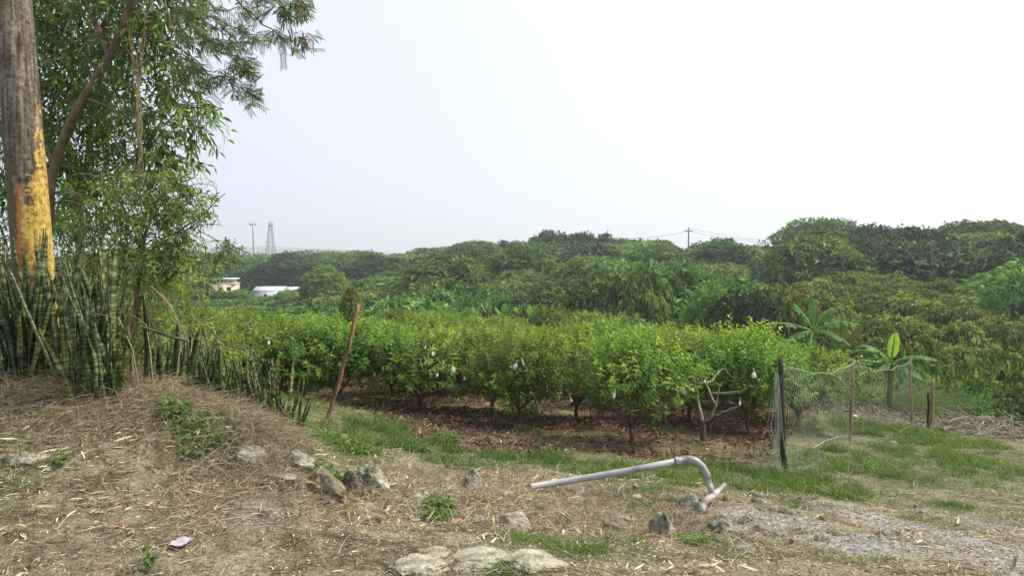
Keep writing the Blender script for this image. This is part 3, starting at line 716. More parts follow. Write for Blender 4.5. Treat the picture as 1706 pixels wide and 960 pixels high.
# ------------------------------------------------------------------ masts, pole with wires, houses
def beam(mb, a, b_, r, sides=4): tubes(mb, [[a, b_]], [[r, r]], sides)
base = at(451, 432, 450); topz = at(451, 370, 450)[2]
lt = empty('lattice_mast', (base[0], base[1], base[2]))
hgt = topz - base[2]; mb = MB()
w0, w1 = 2.7, .75
for sx_ in (-1, 1):
    for sy_ in (-1, 1): beam(mb, (sx_ * w0, sy_ * w0, 0), (sx_ * w1, sy_ * w1, hgt * .93), .13)
lv = np.linspace(0, 1, 9)
for q in range(8):
    a, c = lv[q], lv[q + 1]; wa = w0 + (w1 - w0) * a; wc = w0 + (w1 - w0) * c; za, zc = hgt * .93 * a, hgt * .93 * c
    for (p, q2) in (((-1, -1), (1, -1)), ((1, -1), (1, 1)), ((1, 1), (-1, 1)), ((-1, 1), (-1, -1))):
        beam(mb, (p[0] * wc, p[1] * wc, zc), (q2[0] * wc, q2[1] * wc, zc), .07)
        beam(mb, (p[0] * wa, p[1] * wa, za), (q2[0] * wc, q2[1] * wc, zc), .055); beam(mb, (q2[0] * wa, q2[1] * wa, za), (p[0] * wc, p[1] * wc, zc), .055)
mb.build('lattice_frame', M['steel'], lt)
mb = MB()
for q in range(4):
    a = q * PI / 2 + .4; tubes(mb, [[(math.cos(a) * 1.1, math.sin(a) * 1.1, hgt * .88), (math.cos(a) * 1.1, math.sin(a) * 1.1, hgt * 1.0)]], [[.22, .22]], 6, cap=True)
beam(mb, (0, 0, hgt * .9), (0, 0, hgt * 1.04), .12)
mb.build('antenna', M['steel'], lt)
tag(lt, 'tall tapering lattice telecom mast standing on the far left ridge', 'mast')
base = at(423, 432, 430); topz = at(421, 372, 430)[2]; hgt = topz - base[2]
t2 = empty('slender_mast', base); mb = MB()
tubes(mb, [[(0, 0, 0), (-.3, 0, hgt * .5), (-.6, 0, hgt)]], [[.38, .32, .26]], 8, cap=True)
mb.build('mast_pole', M['steel'], t2)
mb = MB(); beam(mb, (-2.0, 0, hgt * .97), (1.1, 0, hgt * .97), .16); beam(mb, (-2.0, 0, hgt * .93), (-2.0, 0, hgt * 1.0), .3, 6); beam(mb, (1.0, 0, hgt * .94), (1.0, 0, hgt * 1.0), .25, 6)
mb.build('antenna_bracket', M['steel'], t2)
tag(t2, 'thin single-pole antenna mast left of the lattice mast', 'mast')

up = at(1147, 415, 168); utop = at(1147, 379, 168)[2]
ur = empty('utility_pole', up); mb = MB(); hp = utop - up[2]
tubes(mb, [[(0, 0, -2), (0, 0, hp)]], [[.19, .14]], 8, cap=True); mb.build('pole_shaft', M['wire'], ur)
mb = MB(); tubes(mb, [[(-1.0, 0, hp * .84), (1.0, 0, hp * .84)]], [[.08, .08]], 4, cap=True); mb.build('crossarm', M['wire'], ur)
tag(ur, 'utility pole with a short crossarm on the central ridge', 'utility pole')
for q, (pts, lab) in enumerate([
  ([(1147,380,168),(1190,389,168),(1240,398,166),(1330,404,160)], 'upper power wire running right from the utility pole to the umbrella tree'),
  ([(1147,385,168),(1200,396,168),(1260,403,165),(1330,412,160)], 'lower power wire running right from the utility pole'),
  ([(1147,385,168),(1120,391,170),(1080,396,172),(1000,398,176)], 'power wire running left from the utility pole')]):
    mb = MB(); tubes(mb, [[tuple(at(*p)) for p in pts]], [[.028] * 4], 4)
    tag(mb.build('power_wire', M['wire']), lab, 'wire')

def box(mb, x0, x1, y0, y1, z0, z1, mat=0):
    V = [(x, y, z) for x in (x0, x1) for y in (y0, y1) for z in (z0, z1)]
    mb.add(V, None, [(0, 1, 3, 2), (4, 6, 7, 5), (0, 4, 5, 1), (2, 3, 7, 6), (0, 2, 6, 4), (1, 5, 7, 3)], mat=mat)
# cream house
hb = at(371, 492, 168); sc2 = 168 / F
hz = lambda dy: dy * sc2
h1 = empty('cream_house', hb, R(12))
mb = MB(); box(mb, -22 * sc2, 20 * sc2, 0, 7, -3, 18 * sc2); mb.build('wall', M['creamwall'], h1)
mb = MB()
box(mb, -12 * sc2, 21 * sc2, -.25, 7.2, 18 * sc2 + .003, 20 * sc2); mb.build('roof_slab', M['creamwall'], h1)
for xx in (-10, -4, 2, 8, 14, 19):
    mb = MB(); box(mb, xx * sc2 - .13, xx * sc2 + .13, -.1, .16, 20 * sc2 + .003, 26 * sc2); mb.build('column', M['creamwall'], h1)
mb = MB(); box(mb, -12 * sc2, 21 * sc2, -.3, 6.5, 26 * sc2 + .006, 28 * sc2); mb.build('roof', M['whitewall'], h1)
mb = MB(); box(mb, 3 * sc2, 17 * sc2, 2.5, 6, 20 * sc2 + .003, 26 * sc2); mb.build('upper_room', M['creamwall'], h1)
for xx in (-17, -3, 10):
    w = MB(); box(w, xx * sc2 - .5, xx * sc2 + .5, -.05, -.004, 7 * sc2, 14 * sc2); fr = w.build('window', M['whitewall'], h1)
    w = MB(); box(w, xx * sc2 - .4, xx * sc2 + .4, -.09, -.055, 7 * sc2 + .1, 14 * sc2 - .1); w.build('pane', M['glass'], fr)
tag(h1, 'cream coloured two-storey house with an open columned roof terrace, half hidden by foliage', 'house')
hb = at(448, 500, 155); sc2 = 155 / F
h2 = empty('white_house', hb, R(6))
mb = MB(); box(mb, -24 * sc2, 24 * sc2, 0, 6, -3, 15 * sc2)
mb.build('wall', M['whitewall'], h2)
mb = MB(); x0, x1 = -26 * sc2, 24 * sc2; z0 = 15 * sc2 + .01; z1 = 21 * sc2
V = [(x0, -.4, z0), (x1, -.4, z0), (x1, 3, z1), (x0, 3, z1), (x1, 6.4, z0), (x0, 6.4, z0), (x0, -.4, z0 + .12), (x1, -.4, z0 + .12), (x1, 3, z1 + .12), (x0, 3, z1 + .12), (x1, 6.4, z0 + .12), (x0, 6.4, z0 + .12)]
mb.add(V, [(0, 3, 5), (1, 4, 2)], [(0, 1, 2, 3), (3, 2, 4, 5), (6, 9, 8, 7), (9, 11, 10, 8), (0, 6, 7, 1), (4, 10, 11, 5), (0, 3, 9, 6), (3, 5, 11, 9), (1, 7, 8, 2), (2, 8, 10, 4)])
mb.build('roof', M['roof'], h2)
w = MB(); box(w, -8 * sc2, -3 * sc2, -.06, -.004, 4 * sc2, 10 * sc2); w.build('window', M['glass'], h2)
tag(h2, 'low white house with a pale metal roof at the foot of the left hill', 'house')
hb = at(482, 494, 168)
h3 = empty('small_shed', hb, R(8)); mb = MB(); box(mb, -1.6, 1.8, 0, 3, -2, 1.2); mb.build('wall', M['whitewall'], h3)
mb = MB(); mb.add([(-2, -.3, 1.25), (2.1, -.3, 1.25), (2.1, 3.3, 2.0), (-2, 3.3, 2.0), (-2, -.3, 1.37), (2.1, -.3, 1.37), (2.1, 3.3, 2.12), (-2, 3.3, 2.12)], None, [(0, 1, 2, 3), (4, 7, 6, 5), (0, 4, 5, 1), (1, 5, 6, 2), (2, 6, 7, 3), (3, 7, 4, 0)]); mb.build('roof', M['roof'], h3)
tag(h3, 'small white shed with a sloping roof behind the right side of the white house', 'shed')

# palms / bananas on the hill
def palm_mesh(seed):
    g = np.random.default_rng(seed); mb = MB()
    tubes(mb, [[(0, 0, -1), (.1, 0, 2), (.15, 0, 4.2)]], [[.18, .15, .12]], 7, mat=1)
    for q in range(16):
        a = q * 2.4 + g.uniform(-.2, .2); el = g.uniform(.1, 1.25); Lf = g.uniform(2.2, 3.0)
        d0 = np.array([math.cos(a) * math.cos(el), math.sin(a) * math.cos(el), math.sin(el)])
        tt = np.linspace(0, 1, 8); pts = np.array([.15, 0, 4.2]) + d0 * tt[:, None] * Lf + np.array([0, 0, -1.3]) * (tt[:, None] ** 2)
        tubes(mb, [pts], [np.linspace(.05, .015, 8)], 4)
        n = 34; ti = np.linspace(.12, 1, n); pp = np.stack([np.interp(ti, tt, pts[:, c]) for c in range(3)], -1)
        tg = nrm(np.gradient(pp, axis=0)); sd = nrm(np.cross(tg, [0, 0, 1.]))
        for sg in (-1, 1):
            leaves(mb, pp, nrm(tg * .6 + sd * sg + [0, 0, -.35]), np.cross(tg, sd * sg), .75 * (1 - .5 * np.abs(ti - .5)), .09, g.random(n), False, .3, .1)
    return mb.mesh('palm', [M['hill'], M['bark']])
PM = [palm_mesh(400), palm_mesh(401)]
for q, (px, py, Yd, s, lab) in enumerate([(655,430,150,.95,'left palm of the group on the left shoulder of the hill'),(688,424,155,1.05,'second palm from the left on the left shoulder of the hill'),
    (722,420,152,1.1,'tallest palm in the middle of the group on the left shoulder of the hill'),(758,422,150,1.05,'palm right of the tallest one on the left shoulder of the hill'),
    (600,468,100,.7,'palm-like plant lower on the left slope above the orchard'),(505,487,120,.8,'palm beside the small shed at the foot of the left hill')]):
    p = at(px, py, Yd); z = p[2] - 5.2 * s
    put_mesh('palm_tree', PM[q % 2], p[0], p[1], s, lab, 'palm tree', z=z)

def banana_leaf(mb, p0, az, el, Ln, Wd, sag, g, rv=.5, torn=.5, mat=0):
    d0 = np.array([math.cos(az) * math.cos(el), math.sin(az) * math.cos(el), math.sin(el)])
    K = 18; tt = np.linspace(0, 1, K); pts = np.array(p0) + d0 * tt[:, None] * Ln + np.array([0, 0, -sag]) * (tt[:, None] ** 2) * Ln
    tubes(mb, [pts], [np.linspace(.028, .006, K)], 5, rnd=.9, mat=mat)
    tg = nrm(np.gradient(pts, axis=0)); sd = nrm(np.cross(tg, [0, 0, 1.]) + 1e-4); up = np.cross(sd, tg)
    for sg in (-1, 1):
        drop = g.uniform(.05, .35)
        for q in range(3, K - 1):
            t0, t1 = tt[q], tt[q + 1]
            f = lambda t: Wd * .5 * max(.02, math.sin(min(1, (t - .14) / .86) ** .8 * PI) ** .55 if t > .14 else .02)
            if g.random() < torn: drop = g.uniform(.05, .8)
            a0 = pts[q]; a1 = pts[q + 1]
            w0, w1 = f(t0), f(t1)
            off = sd[q] * sg * math.cos(drop) + up[q] * (.12 - math.sin(drop)) + tg[q] * .25
            gap = .9 if g.random() < torn else 1.0
            V = [a0, a0 + (off * w0) * .5 + up[q] * .02, a0 + off * w0, a0 * (1 - gap) + a1 * gap, a0 * (1 - gap) + a1 * gap + off * w1 * .5 + up[q] * .02, a0 * (1 - gap) + a1 * gap + off * w1]
            mb.add(V, None, [(0, 3, 4, 1), (1, 4, 5, 2)], rnd=np.clip(rv + g.uniform(-.12, .12), 0, 1), mat=mat)
def banana_plant(base, stem_h, lv, label, seed):
    g = np.random.default_rng(seed); r_ = empty('banana_plant', base)
    mb = MB(); tubes(mb, [[(0, 0, -.3), (.02, 0, stem_h * .5), (.04, 0, stem_h)]], [[.075, .065, .04]], 8); mb.build('stem', M['bananadry'], r_, True)
    for (az, el, Ln, Wd, sag, rv, torn, dry) in lv:
        mb = MB(); banana_leaf(mb, (.04, 0, stem_h - .1), R(az), R(el), Ln, Wd, sag, g, rv, torn)
        mb.build('leaf', M['bananadry'] if dry else M['banana'], r_, True)
    return tag(r_, label, 'banana plant')
p = at(1352, 546, 17.6); gz = float(H(p[0], p[1]))
banana_plant((p[0], p[1], gz), p[2] - gz, [(187,26,1.35,.40,.30,.3,.5,0),(200,5,1.0,.36,.4,.35,.6,0),(0,34,1.35,.40,.45,.4,.5,0),(100,84,.95,.22,.1,.5,.2,0),(235,-30,.75,.34,.3,.3,.7,0),(320,15,.9,.36,.6,.2,.5,0),(120,60,1.1,.36,.3,.4,.5,0),(15,62,1.4,.40,.5,.45,.5,0),(160,65,1.1,.36,.3,.45,.5,0)],
             'banana plant with broad blue-green leaves spread above the right end of the orchard', 501)
p = at(1396, 588, 17.6); gz = float(H(p[0], p[1]))
banana_plant((p[0], p[1], gz), p[2] - gz, [(60,75,1.25,.34,.12,.9,.1,1),(20,52,1.1,.3,.1,.3,.2,1),(75,64,.95,.34,.1,.5,.1,0),(175,12,.6,.25,.5,.9,.3,0),(330,10,.6,.3,.6,.5,.6,0)],
             'banana plant with upright browning leaves right of the broad-leaved one', 502)
p = at(1482, 600, 17.4); gz = float(H(p[0], p[1]))
banana_plant((p[0], p[1], gz), p[2] - gz, [(262,76,.92,.27,.14,.95,.05,0),(355,22,1.05,.34,.40,.35,.4,0),(180,30,1.0,.34,.5,.4,.6,0),(10,5,.8,.32,.3,.3,.4,0),(150,42,1.3,.36,.5,.5,.7,0),(320,-5,.7,.3,.4,.3,.4,0),(215,10,.8,.3,.5,.4,.5,0),(350,35,1.25,.34,.5,.4,.6,0),(170,55,1.4,.34,.55,.5,.7,0)],
             'banana plant with one bright yellow-green upright leaf behind the net fence', 503)
for q, (px, py, Yd) in enumerate([(785,528,45),(812,524,46),(838,530,44),(862,524,46),(882,528,45)]):
    p = at(px, py, Yd); gz = float(H(p[0], p[1])); g_ = np.random.default_rng(520 + q)
    banana_plant((p[0], p[1], gz), p[2] - gz, [(g_.uniform(0, 360), g_.uniform(50, 85), g_.uniform(.8, 1.3), .34, .2, g_.uniform(.4, .8), .4, 0) for _ in range(7)],
        ['leftmost','second from the left','middle','fourth from the left','rightmost'][q] + ' banana plant of the row showing above the centre of the orchard', 530 + q)

# ------------------------------------------------------------------ guava orchard
def guava(seed, Rc=1.35, Ht=1.9, ntw=520, low=.60, leafL=.115):
    g = np.random.default_rng(seed); wood = MB(); lf = MB()
    th = g.uniform(.28, .42)
    tubes(wood, [[(0, 0, -.15), (g.uniform(-.02, .02), 0, th * .5), (g.uniform(-.04, .04), g.uniform(-.04, .04), th)]], [[.055, .045, .042]], 8)
    nl = 6; ends = []
    for q in range(nl):
        a = q * 2 * PI / nl + g.uniform(-.4, .4); rr = Rc * g.uniform(.5, .8); hh = Ht * g.uniform(.6, .85)
        p = np.array([(0, 0, th), (rr * .3 * math.cos(a), rr * .3 * math.sin(a), th + (hh - th) * .3), (rr * .7 * math.cos(a + .2), rr * .7 * math.sin(a + .2), th + (hh - th) * .62), (rr * math.cos(a), rr * math.sin(a), hh)])
        p[1:] += g.normal(size=(3, 3)) * .05
        tubes(wood, [p], [[.032, .024, .016, .008]], 6); ends.append(p)
        for w in range(3):
            s = p[1 + w % 2] ; e_ = s + np.array([math.cos(a + g.uniform(-1.3, 1.3)) * .6, math.sin(a + g.uniform(-1.3, 1.3)) * .6, g.uniform(-.15, .5)])
            tubes(wood, [[s, (s + e_) / 2 + g.normal(size=3) * .05, e_]], [[.014, .01, .005]], 5)
    # twigs spread through an uneven crown
    n = ntw; d = runit(n, g); az = np.arctan2(d[:, 1], d[:, 0])
    ph = g.uniform(0, 6.28, 4)
    lob = 1 + .14 * np.sin(3 * az + ph[0]) + .10 * np.sin(5 * az + ph[1]) + .10 * np.sin(4 * d[:, 2] * 2 + ph[2])
    s = g.random(n) ** .45
    cz = (Ht + low) / 2; hz_ = (Ht - low) / 2
    P = d * s[:, None] * lob[:, None] * np.array([Rc, Rc, hz_]) + np.array([0, 0, cz])
    P[:, 2] = np.maximum(P[:, 2], low * .8 + .15 * g.random(n))
    D = nrm(np.stack([P[:, 0], P[:, 1], np.full(n, .55)], -1) * np.array([.7, .7, 1]) + runit(n, g) * .55)
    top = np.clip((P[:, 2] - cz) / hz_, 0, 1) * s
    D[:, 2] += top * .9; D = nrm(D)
    Lt = g.uniform(.22, .42, n); kk = 10
    Pt = np.stack([P - D * .12, P + D * Lt[:, None] * .5, P + D * Lt[:, None]], 1)
    tubes(wood, Pt, np.broadcast_to([.006, .004, .002], (n, 3)), 3)
    side = nrm(np.cross(D, runit(n, g)))
    allP = []; allD = []; allN = []; rn = []; LLs = []
    young = np.clip(g.random(n) * .6 + top * .5, 0, 1)  # leaf tone: partly random, paler toward the crown top
    for q in range(kk):
        tq = (q // 2 + .6) / (kk / 2); sg = 1 if q % 2 else -1
        sq = side if (q // 2) % 2 == 0 else np.cross(D, side)
        pos = P + D * Lt[:, None] * tq
        dr_ = nrm(D * (.45 + .5 * tq) + sq * sg * .9 + runit(n, g) * .22 + np.array([0, 0, -.22]))
        allP.append(pos); allD.append(dr_); allN.append(nrm(D * .8 - dr_ * .2 + np.array([0, 0, .5])))
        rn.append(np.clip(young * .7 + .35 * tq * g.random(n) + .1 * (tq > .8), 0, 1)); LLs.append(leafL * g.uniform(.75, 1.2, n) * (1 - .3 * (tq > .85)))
    LLs = np.concatenate(LLs)
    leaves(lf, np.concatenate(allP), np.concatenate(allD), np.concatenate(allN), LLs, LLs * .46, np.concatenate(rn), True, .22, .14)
    return wood, lf
GV = []
for s in range(6):
    wood, lf = guava(600 + s, low=[.62, .45, .6, .42, .62, .40][s], Rc=[1.4, 1.3, 1.45, 1.25, 1.4, 1.5][s], Ht=[1.80, 1.92, 1.76, 1.98, 1.85, 1.88][s])
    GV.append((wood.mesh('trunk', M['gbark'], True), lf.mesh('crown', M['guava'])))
def put_guava(x, y, v, s, label, group, rz=0, sz=1.0, w=1.0):
    r_ = empty('guava_tree', (x, y, float(H(x, y))), rz); r_.scale = (s * w, s * w, s * sz * .87)
    for nm, me in zip(('trunk', 'crown'), GV[v]):
        o = bpy.data.objects.new(nm, me); C.objects.link(o); o.parent = r_
    return tag(r_, label, 'guava tree', group)
front = [(1053,742,11.5,0,1.04,'foremost guava tree with a short dark trunk, nearest the grey pipe'),(865,715,13.0,1,.98,'front-row guava tree left of the foremost one, with a leaning reddish trunk'),
 (702,692,14.6,2,1.05,'front-row guava tree with crown hanging low to the ground, centre left'),(820,690,15.4,3,1.0,'second-row guava tree between the low-hanging tree and the leaning-trunk tree'),
 (562,690,14.2,4,1.0,'front-row guava tree directly behind the leaning red-brown stake'),(470,672,14.5,5,1.0,'front-row guava tree left of the leaning stake'),
 (1245,716,13.3,3,1.02,'front-row guava tree behind the left of the first fence post'),(1330,700,14.8,5,.95,'guava tree at the right end of the front row, behind the net'),
 (960,705,14.4,4,1.0,'guava tree filling the gap left behind the foremost one'),(1150,708,14.6,0,1.0,'guava tree directly behind the dead bare tree'),(390,655,14.0,1,.95,'guava tree at the left end of the front row behind the snake plants')]
gg = np.random.default_rng(88); used = []
for (px, py, Yd, v, s, lab) in front:
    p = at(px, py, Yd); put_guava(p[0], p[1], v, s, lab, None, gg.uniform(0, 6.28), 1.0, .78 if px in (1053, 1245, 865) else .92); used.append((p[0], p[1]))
used.append(tuple(at(1170, 735, 12)[:2]))
END = np.array([(200,36),(400,45),(800,44),(1000,39),(1200,30),(1300,22),(1360,17.5),(1420,15)], float)
y = 16.8; ri = 0; ng = 0
while y < 45.5:
    x = -22 + (ri % 2) * 1.2
    while x < 16:
        xx = x + gg.uniform(-.35, .35); yy = y + gg.uniform(-.35, .35)
        px, py = pix(xx, yy, float(H(xx, yy)) + 1)
        ok = 235 < px < 1420 and yy < np.interp(px, END[:, 0], END[:, 1]) and all((xx - a) ** 2 + (yy - b_) ** 2 > 3.2 for a, b_ in used) and px < 1395 + (0 if yy > 18 else -40)
        if ok:
            row = 'second' if yy < 20 else ('middle' if yy < 30 else 'far')
            sd = 'left' if px < 650 else ('centre' if px < 1000 else 'right')
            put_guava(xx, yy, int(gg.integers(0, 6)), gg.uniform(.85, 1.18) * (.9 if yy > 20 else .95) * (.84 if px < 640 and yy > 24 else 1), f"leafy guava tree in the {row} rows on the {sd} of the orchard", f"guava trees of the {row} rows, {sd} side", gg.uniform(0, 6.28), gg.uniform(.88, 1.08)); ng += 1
            used.append((xx, yy))
        x += 2.5
    y += 2.4; ri += 1
print('guava', ng)

# dead tree
p = at(1172, 735, 12.0); dt = empty('dead_guava_tree', (p[0], p[1], float(H(p[0], p[1]))))
mb = MB(); k = 12.0 / F
def dp(px, py, dy=0): return ((px - 1172) * k, dy, (735 - py) * k)
tubes(mb, [[(0, 0, -.1), dp(1171, 718), dp(1170, 702)]], [[.05, .045, .045]], 9)
mb.build('trunk', M['gbark'], dt, True)
mb = MB()
for pts, r0 in [([(1170,702,0),(1165,672,.1),(1161,645,.15),(1158,630,.2)],.028),([(1161,648,.15),(1150,640,.3),(1135,645,.4)],.016),([(1161,645,.15),(1155,636,.0),(1148,631,-.1)],.012),
  ([(1170,702,0),(1184,690,-.1),(1188,668,-.2),(1190,640,-.25)],.026),([(1188,672,-.2),(1178,650,-.1),(1168,622,0),(1172,600,.1)],.018),([(1190,690,-.1),(1205,678,-.25),(1222,668,-.35)],.018),
  ([(1168,640,.1),(1190,638,.2),(1203,628,.3),(1206,620,.35)],.018),([(1182,652,-.15),(1205,648,-.3),(1222,645,-.4),(1232,634,-.45)],.017),([(1203,628,.3),(1215,618,.4),(1226,628,.4),(1240,640,.45)],.010),
  ([(1232,634,-.45),(1240,636,-.5)],.008),([(1158,630,.2),(1150,618,.3),(1140,605,.3)],.008),([(1190,640,-.25),(1196,630,-.3)],.012)]:
    P = np.array([dp(*q) for q in pts]); tt = np.linspace(0, 1, len(P)); t2_ = np.linspace(0, 1, 9)
    P2 = np.stack([np.interp(t2_, tt, P[:, c]) for c in range(3)], -1); P2[1:-1] += rng.normal(size=(7, 3)) * .008
    tubes(mb, [P2], [np.linspace(r0, r0 * .45, 9)], 6)
mb.build('branch', M['deadbark'], dt, True)
mb = MB(); n = 26; P = np.array([dp(1168, 618, 0)]) + rng.normal(size=(n, 3)) * .05
leaves(mb, P, runit(n), runit(n), .07, .03, rng.uniform(.7, 1, n), True); mb.build('leaf_sprig', M['guava'], dt)
tag(dt, 'dead guava tree with bare pale branches beside the foremost leafy one', 'dead tree')

# fruit bags
def bag(px, py, Yd, s, lab, rz):
    p = at(px, py, Yd); mb = MB()
    prof = [(0, .012), (-.02, .016), (-.035, .045), (-.08, .055), (-.13, .062), (-.165, .05), (-.175, .006)]
    a = np.linspace(0, 2 * PI, 11)[:-1]; V = []
    for (z, r) in prof:
        for q in a: V.append((r * math.cos(q) * rng.uniform(.7, 1.3), r * math.sin(q) * .6 * rng.uniform(.7, 1.3), z + rng.uniform(-.008, .008)))
    Q = [(i * 10 + j, i * 10 + (j + 1) % 10, (i + 1) * 10 + (j + 1) % 10, (i + 1) * 10 + j) for i in range(6) for j in range(10)]
    mb.add(np.array(V) * s, None, Q, rnd=rng.random()); tubes(mb, [[(0, 0, .06), (0, 0, -.02 * s)]], [[.004, .006]], 4)
    o = mb.build('fruit_bag', M['bag'], None, True); o.location = tuple(p); o.rotation_euler = (rng.uniform(-.3, .3), rng.uniform(-.4, .4), rz)
    tag(o, lab, 'fruit bag')
for q, (px, py, Yd, s, lab) in enumerate([(754,611,13.0,1.0,'largest white fruit bag hanging at the right side of the low-hanging guava tree'),(709,576,13.6,.6,'small white fruit bag high left of the centre left guava tree'),(721,587,13.4,.6,'small white fruit bag just below and right of the highest one'),
  (701,604,13.3,.5,'small whitish fruit bag above the middle of the low-hanging tree'),(729,622,13.1,.6,'greyish fruit bag left of the largest bag'),(773,628,13.4,.55,'pinkish white fruit bag low right of the largest bag'),
  (820,602,13.8,.5,'tiny white fruit bag left of the bright bag on the leaning-trunk tree'),(860,606,11.7,.75,'bright white fruit bag on the leaning-trunk guava tree'),(448,568,13.0,.6,'white fruit bag on the guava at the left behind the snake plants'),
  (911,648,12.6,.55,'small pale fruit bag low on the right of the leaning-trunk tree'),(950,665,12.9,.5,'dim fruit bag under the crown left of the foremost tree'),(1024,655,10.15,.7,'white fruit bag in the lower middle of the foremost guava crown'),
  (1256,620,11.9,.8,'bluish white fruit bag left of the first fence post'),(1233,668,12.0,.65,'pale fruit bag low at the left of the first fence post'),(871,603,11.8,.45,'tiny fruit bag right beside the bright bag'),(1174,633,11.8,.5,'grey fruit bag among the bare branches of the dead tree')]):
    bag(px, py, Yd, s * .72, lab, rng.uniform(0, 3))

# pole-like stump wrapped in climber behind the stake
p = at(580, 540, 24); gz = float(H(p[0], p[1])); tz = at(583, 480, 24)[2]
cs = empty('vine_covered_post', (p[0], p[1], gz)); mb = MB(); tubes(mb, [[(0, 0, 0), (.05, 0, tz - gz - .3)]], [[.05, .04]], 6); mb.build('post', M['bark'], cs)
mb = MB(); n = 2600; tt = rng.random(n) ** .6; hh = tz - gz
wid = np.interp(tt, [0, .5, .72, .9, 1], [.1, .22, .34, .26, .05])
d = runit(n); P = np.stack([d[:, 0] * wid + .12 * tt, d[:, 1] * wid, tt * hh + d[:, 2] * .05], -1)
leaves(mb, P, nrm(d + [0, 0, -.5]), d, .11, .045, rng.uniform(.3, 1, n), False, .2, .15); mb.build('climber', M['weed'], cs)
tag(cs, 'olive green vine-covered post with a rounded head, behind the top of the leaning stake', 'climbing plant')

# ------------------------------------------------------------------ stakes, fence and net
def stick(name, a, b_, r, mat, label, cat, bend=0.0, jog=.004, parent=None, group=None):
    a = np.array(a); b_ = np.array(b_); K = 14; t = np.linspace(0, 1, K)[:, None]
    P = a + (b_ - a) * t + np.array([bend, 0, 0]) * np.sin(t * PI); P[1:-1] += rng.normal(size=(K - 2, 3)) * jog
    mb = MB(); tubes(mb, [P - a], [np.linspace(r, r * .82, K) * rng.uniform(.93, 1.07, K)], 9, cap=True)
    o = mb.build(name, mat, parent, True); o.location = tuple(a)
    if label: tag(o, label, cat, group)
    return o
b0 = hit(541, 700); b1 = at(598, 507, b0[1] + .1)
stick('wooden_stake', (b0[0], b0[1], b0[2] - .1), b1, .031, M['stake'], 'thick red-brown wooden stake leaning right in front of the orchard', 'stake', .02)
posts = []
for (px, py, tx, ty, r, mt, lab) in [(1307,790,1300,598,.036,'stakedark','nearest fence post, dark below and brown on top, left end of net'),
   (1416,735,1421,600,.034,'bamboopole','second fence post, thin brown and slightly leaning'),(1519,715,1516,598,.032,'bamboopole','third fence post, greyish, left of the last pair'),
   (1551,720,1553,632,.045,'bamboopole','short thick pale post at the right end of the net'),(1546,722,1547,655,.03,'stakedark','short dark fence post touching the pale one')]:
    b0 = hit(px, py); b1 = at(tx, ty, b0[1])
    stick('fence_post', (b0[0], b0[1], b0[2] - .1), b1, r, M[mt], lab, 'fence post'); posts.append((b0, b1))
nt_ = empty('net_fence', posts[0][0])
o0 = posts[0][0]; net = MB(); rope = MB(); gn = np.random.default_rng(31)
for (A, B) in ((0, 1), (1, 2), (2, 3)):
    ba, ta = posts[A]; bb, tb = posts[B]
    ta = ta * .96 + ba * .04; tb = tb * .96 + bb * .04
    if B == 3: tb = tb
    Lh = np.linalg.norm((bb - ba)[:2]); Lv = 1.4; cell = .12
    sag = .16
    def S(u, v):
        u = np.asarray(u); v = np.asarray(v)
        low = ba + (bb - ba) * u[..., None]; gz_ = Hm(low[..., 0], low[..., 1]); low = np.stack([low[..., 0], low[..., 1], gz_ + .02], -1)
        top = ta + (tb - ta) * u[..., None]; top[..., 2] -= sag * np.sin(u * PI) + .012 * np.sin(u * 23)
        w = (.09 * np.sin(u * 9 + 4 * v) + .05 * np.sin(u * 31 + v * 9)) * np.sin(v * PI) 
        P = low + (top - low) * v[..., None]; P[..., 1] += w; P[..., 0] += w * .5 + .02 * np.sin(v * 14 + u * 20)
        return P - o0
    nu = int(Lh / cell); nv = int(Lv / cell)
    for sgn in (1, -1):
        for q in range(-nv, nu + nv):
            K = 22; v = np.linspace(0, 1, K); u = (q + sgn * v * nv * .5 + (0 if sgn > 0 else nv * .5)) / nu
            okk = (u >= 0) & (u <= 1)
            if okk.sum() < 3: continue
            tubes(net, [S(u[okk], v[okk])], [[.0009] * int(okk.sum())], 3)
    u = np.linspace(0, 1, 20); tubes(rope, [S(u, np.ones(20))], [[.0035] * 20], 5)
# side flap hanging at the first post and loose heaps at post feet
for c_, n, sp_ in ((posts[0][0], 130, .22), (posts[3][0] + np.array([-.55, 0, 0]), 150, .3), (posts[1][0] + np.array([.3, -.2, 0]), 90, .35), (posts[0][0] + np.array([.5, .6, 0]), 90, .4)):
    P0 = np.stack([gn.normal(0, sp_, n), gn.normal(0, sp_ * .6, n), np.abs(gn.normal(0, .07, n))], -1) + c_ - o0
    P0[:, 2] = Hm(P0[:, 0] + o0[0], P0[:, 1] + o0[1]) - o0[2] + np.abs(gn.normal(0, .06, n))
    P1 = P0 + gn.normal(size=(n, 3)) * [.14, .1, .05]; P2 = P1 + gn.normal(size=(n, 3)) * [.14, .1, .05]
    tubes(net, np.stack([P0, P1, P2], 1), np.full((n, 3), .0009), 3)
tubes(net, np.stack([np.stack([np.full(16, -.10) + gn.normal(0, .02, 16), gn.normal(0, .05, 16), np.full(16, 1.3)], -1), np.stack([np.full(16, -.12) + gn.normal(0, .05, 16), gn.normal(0, .1, 16), np.full(16, .6)], -1), np.stack([np.full(16, -.1) + gn.normal(0, .09, 16), gn.normal(0, .1, 16), np.full(16, .03)], -1)], 1), np.full((16, 3), .002), 3)
net.build('netting', M['net'], nt_); rope.build('top_rope', M['net'], nt_)
tag(nt_, 'pale thin mesh net strung between the fence posts beside the orchard', 'net fence')

